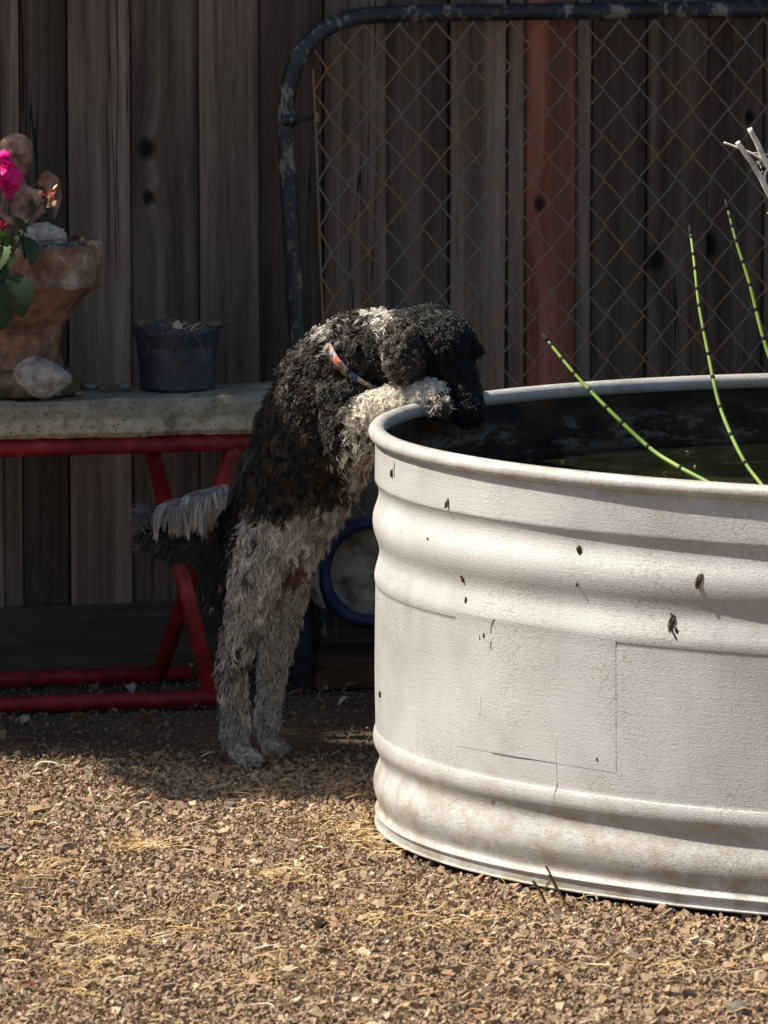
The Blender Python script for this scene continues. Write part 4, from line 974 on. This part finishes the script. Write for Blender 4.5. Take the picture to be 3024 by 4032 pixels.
    m = np.isin(rg, ['hindleg', 'foot']); C[m] = white * .72; C[m & (nb > -.05)] = grey; C[m & (nb > .12) & (rnd < .55)] = brown * 1.9; C[m & (nz > .3)] = grey * .6; C[m & (nz < -.15)] = white
    C[(rg == 'foot') & (rnd < .6)] = white * .95
    leg_gap_shade = (ix >= 31) & (ix <= 32) & (X[:, 0] < xz(560, 1500)[0]) & (X[:, 2] < xz(560, 1420)[1]); C[leg_gap_shade] = black  # black patch inside the far leg, painting in shade between the legs
    C[(rg == 'hindleg') & (side(X, (486, 1300), (480, 1600)) < 0) & (rnd < .5)] = brown
    chest = (dist2(X, 812, 985) < .050) & np.isin(rg, ['torso', 'shoulder']); C[chest] = cream * .8; C[chest & (rnd < .25)] = tan
    C[(dist2(X, 780, 905) < .026) & (rnd < .55)] = cream * .9; C[(dist2(X, 765, 850) < .020) & (rnd < .35)] = cream * .8
    fore = (ix == 15) | (ix == 16) | (ix == 17) | (ix == 18) | (ix == 19); C[fore] = cream; C[fore & (rnd < .25)] = white * 1.1
    C[(ix >= 17) & (ix <= 19) & (rnd < .6)] = brown * 2.2
    C[(ix >= 20) & (ix <= 22)] = black
    fl = (ix >= 30) & (ix <= 32) & below; C[fl] = white * .92; C[fl & (nz > .25)] = grey * 1.4
    C[(dist2(X, 822, 668) < .017) & (X[:, 2] > xz(800, 700)[1]) & (X[:, 0] < xz(860, 700)[0]) & (rnd < .85)] = white * 1.15
    C[(dist2(X, 738, 700) < .016) & (X[:, 2] > xz(735, 724)[1]) & (rnd < .6)] = white
    C[(dist2(X, 640, 1225) < .024) & (rnd < .8)] = tan * .9
    t_ = rg == 'tail'; C[t_ & (rnd < .35)] = (.04, .036, .038); C[t_ & (X[:, 0] < xz(335, 1140)[0]) & (rnd < .5)] = (.10, .10, .11)
    C[(rg == 'head') & (X[:, 0] > xz(880, 740)[0])] = (.002, .0018, .0018); C[rg == 'brow'] = (.002, .0018, .0018)  # black head made darker past the ear, its shade put into the colour
    NS = 12; M = 11; N = NL * NS; t = np.linspace(0, 1, M)
    rep = lambda a: np.repeat(a, NS, 0)
    L = rep(par[:, 0] * rng.uniform(.6, 1.25, NL)) * rng.uniform(.86, 1.1, N); cr = rep(par[:, 1] * rng.uniform(.55, 1.25, NL)); turns = rep(par[:, 2] * rng.uniform(.7, 1.3, NL)); lie = rep(par[:, 3])
    nn = rep(Ln); ff = rep(flow); bb = np.cross(nn, ff); ph = rep(rng.uniform(0, 6.28, NL)) + rng.normal(0, .26, N); hand = rep(np.where(rng.random(NL) < .5, -1., 1.))
    off = ff * rng.normal(0, .0032, (N, 1)) + bb * rng.normal(0, .0032, (N, 1)); root = rep(Lp) + off - nn * .001
    main = nn * (1 - lie)[:, None] + ff * lie[:, None]; main /= np.linalg.norm(main, axis=1, keepdims=True)
    up2 = np.cross(main, bb); grav = rep(rng.uniform(0, .3, NL))
    stray = rng.random(N) < .15
    pts = np.empty((N, M, 3))
    for j, tj in enumerate(t):
        a = ph + hand * turns * 6.283 * tj; rr = cr * min(1, tj * 2.4) * (1 - .1 * tj)
        rise = nn * (np.sin(np.minimum(tj * 1.9, 1.57)) * (1 - lie) * .28)[:, None]
        clump = np.where(stray, -.9, .34)
        pts[:, j] = root - off * (min(1, tj * 1.5) * clump)[:, None] + (main * (tj * (1 - .18 * tj)) + rise) * L[:, None] + bb * (np.cos(a) * rr)[:, None] + up2 * (np.sin(a) * rr)[:, None]
        pts[:, j, 2] -= grav * L * tj * tj
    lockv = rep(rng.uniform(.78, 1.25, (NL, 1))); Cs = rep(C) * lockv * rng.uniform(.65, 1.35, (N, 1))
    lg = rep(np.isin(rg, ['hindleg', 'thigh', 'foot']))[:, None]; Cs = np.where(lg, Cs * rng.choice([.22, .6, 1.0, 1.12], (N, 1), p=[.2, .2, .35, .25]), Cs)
    cols = [Cs]; P_all = [pts]; rad = [np.repeat((.00044 * (1 - .55 * t) + .0001)[None], N, 0) * rep(np.where(np.isin(rg, ['tail', 'foot', 'rump']), .75, 1.0))[:, None]]
    # pale loose locks falling over the top of the tail
    nlk = 100; per = 18; n2 = nlk * per
    lu = rng.uniform(385, 486, nlk); lv = 1064 + ((486 - lu) / 100) ** 2 * 34 + rng.normal(0, 4, nlk); ly = 9.58 + rng.normal(0, .012, nlk)
    reach = rng.uniform(-62, 8, nlk) * (1 - (lu - 392) / 260); drop = rng.uniform(34, 92, nlk) * (1 - .25 * ((lu - 445) / 55) ** 2 * (lu < 445) - .5 * np.clip((lu - 462) / 24, 0, 1)); crl = rng.normal(0, 3, nlk)
    pl = np.empty((n2, M, 3)); k = 0
    for q in range(nlk):
        for w in range(per):
            ju, jv, jy = rng.normal(0, 1.7), rng.normal(0, 2.4), rng.normal(0, .003); jd = rng.uniform(.75, 1.12)
            for j, tj in enumerate(t):
                u = lu[q] + reach[q] * math.sin(min(1.57, tj * 1.9)) + crl[q] * math.sin(tj * 4.2) + ju * (1 + .7 * tj)
                v = lv[q] - 9 * math.sin(tj * 3.1) + drop[q] * jd * (.55 * tj + .45 * tj * tj) + jv
                pl[k, j] = at(u, v, ly[q] - .030 * math.sin(tj * 2.2) + jy)[:]
            k += 1
    P_all.append(pl); cols.append(np.array((.43, .45, .48)) * np.repeat(rng.uniform(.35, 1.2, (nlk, 1)), per, 0) * rng.uniform(.8, 1.15, (n2, 1))); rad.append(np.repeat((.00042 * (1 - .6 * t) + .00008)[None], n2, 0))
    n3 = 420; b3 = np.array([J(u, 1138 + rng.normal(0, 14), 9.60 + rng.normal(0, .012))[:] for u in rng.uniform(312, 352, n3)]); p3 = np.empty((n3, M, 3)); d3 = np.c_[rng.normal(-.020, .008, n3), rng.normal(0, .01, n3), rng.normal(.004, .012, n3)]
    for j, tj in enumerate(t): p3[:, j] = b3 + d3 * tj; p3[:, j, 2] += .007 * math.sin(tj * 3)
    P_all.append(p3); cols.append(np.array((.10, .105, .115)) * rng.uniform(.2, 1.5, (n3, 1))); rad.append(np.repeat((.0006 * (1 - .7 * t))[None], n3, 0))
    pts = np.concatenate(P_all); Cs = np.concatenate(cols); rad = np.concatenate(rad); N = len(pts)
    hc = bpy.data.hair_curves.new('fur'); hc.add_curves([M] * N)
    hc.attributes['position'].data.foreach_set('vector', pts.reshape(-1).astype(np.float32))
    ra = hc.attributes.get('radius') or hc.attributes.new('radius', 'FLOAT', 'POINT'); ra.data.foreach_set('value', rad.reshape(-1).astype(np.float32))
    ca = hc.attributes.new('Col', 'FLOAT_COLOR', 'CURVE'); ca.data.foreach_set('color', np.c_[np.clip(Cs, 0, 1), np.ones(N)].astype(np.float32).ravel())
    hc.materials.append(FUR); fo = bpy.data.objects.new('fur', hc); col.objects.link(fo); setp(fo, D)
    # collar round the neck, half buried in the coat
    c = J(796, 775, 9.405); axn = (J(850, 748, 9.37) - J(758, 800, 9.43)).normalized(); axn = (axn + Vector((0, -.05, .50))).normalized()
    e1 = axn.cross(Vector((0, 1, 0))).normalized(); e2 = axn.cross(e1); mb = MB(); nn_ = 64; vs = []
    for k in range(nn_):
        a = 6.2832 * k / nn_; rr = .0668 + .0025 * math.sin(3 * a)
        d = e1 * math.cos(a) + e2 * math.sin(a)
        for (o, h) in ((0, -.0075), (.0022, -.007), (.0022, .007), (0, .0075)): vs.append(c + d * (rr + o) + axn * h)
    mb.add(vs, [(k*4+i, ((k+1)%nn_)*4+i, ((k+1)%nn_)*4+(i+1)%4, k*4+(i+1)%4) for k in range(nn_) for i in range(4)])
    t_ = NT('collar_print', .7, .3); v = t_.n('TexVoronoi'); v.inputs['Scale'].default_value = 95; t_.l(t_.coord(), v.inputs['Vector'])
    sp = t_.n('SeparateColor'); t_.l(v.outputs['Color'], sp.inputs[0])
    t_.color(t_.ramp(sp.outputs[0], [(0, (.50, .17, .11)), (.34, (.42, .38, .34)), (.55, (.07, .13, .22)), (.75, (.26, .19, .14))], 'CONSTANT'))
    mb.build('collar', t_.m, D, True)
    mb = MB(); q = J(1016, 898, 9.268); mb.tube([q, q + Vector((.004, -.004, -.008))], [.010, .007], 10); mb.build('nose', NODE, D, True)
dog()

# ------------------------------------------------------------------ added unseen tree, shaped to cast the shade
def tree():
    bx, by = -3.2, 11.6
    t = thing('added_shade_tree', 'added unseen tree behind the fence, crown shaped to shade fence and bench', 'tree', (bx, by, 0))
    mb = MB(); mb.tube(catmull([(bx, by, -.05), (bx + .05, by, 1.0), (bx + .15, by - .1, 2.0), (bx + .3, by - .2, 2.9), (bx + .5, by - .3, 3.9)], 5), [.16 - .005 * i for i in range(21)], 12); mb.build('trunk', BARK, t, True)
    for (a, b_, c) in (((.15, -.1, 2.0), (1.3, -.5, 2.7), (2.8, -.8, 3.0)), ((.2, -.15, 2.4), (-.6, -.6, 3.0), (-1.4, -.9, 3.3)), ((.3, -.2, 2.9), (1.6, -.3, 3.6), (3.4, -.4, 3.7)), ((.15, -.1, 2.1), (.5, -.8, 2.7), (.9, -1.3, 3.1))):
        mb = MB(); mb.tube(catmull([Vector(q) + Vector((bx, by, 0)) for q in (a, b_, c)], 6), [.06 - .004 * i for i in range(13)], 8); mb.build('limb', BARK, t, True)
    s = np.array(SUN[:]); s = s / s[2]
    n = 52000; gx = rng.uniform(-2.0, 3.2, n); gy = rng.uniform(9.1, 12.4, n)
    bound = np.where(gx < -.46, 9.60, np.where(gx < -.34, 9.60 - (gx + .46) / .12 * .36, np.where(gx < .20, 9.24, np.where(gx < .36, 9.24 + (gx - .20) / .16 * .50, 9.74 + .16 * (gx - .36)))))  # crown edge follows the shadow outline wanted on the ground
    bound = bound + .020 * np.sin(gx * 23) + .014 * np.sin(gx * 61 + 1)
    keep = gy > bound
    for (hx, hy, hr) in HOLES: keep &= np.hypot(gx - hx, gy - hy) > hr
    gx, gy = gx[keep], gy[keep]; n = len(gx)
    z = rng.uniform(2.6, 4.6, n); P = np.stack([gx + s[0] * z, gy + s[1] * z, z], 1)
    sz = rng.uniform(.034, .060, n)
    base = np.array([(0, -1, 0), (.5, 0, .08), (0, 1.15, 0), (-.5, 0, .08)])
    q = rng.normal(0, 1, (n, 4)); q /= np.linalg.norm(q, axis=1, keepdims=True); w, a, b, d = q.T
    Rm = np.stack([1-2*(b*b+d*d), 2*(a*b-d*w), 2*(a*d+b*w), 2*(a*b+d*w), 1-2*(a*a+d*d), 2*(b*d-a*w), 2*(a*d-b*w), 2*(b*d+a*w), 1-2*(a*a+b*b)], 1).reshape(n, 3, 3)
    V = np.einsum('nij,vj->nvi', Rm, base) * sz[:, None, None] + P[:, None]
    C = np.array((.045, .085, .022)) * rng.uniform(.6, 1.4, (n, 1))
    o = np_mesh('crown', V.reshape(-1, 3), np.arange(n * 4).reshape(n, 4), np.repeat(C, 4, 0), FOLIAGE); setp(o, t)
def shadow_pt(p): k = p.z / SUN.z; return (p.x - SUN.x * k, p.y - SUN.y * k)
HOLES = []  # openings left in the added crown so sun reaches bloom and leaves
for (u, v, y, r) in ((4, 365, 9.86, .10), (108, 420, 9.86, .075), (8, 535, 9.86, .075)):
    a, b = shadow_pt(at(u, v, y)); HOLES.append((a, b, r))
tree()
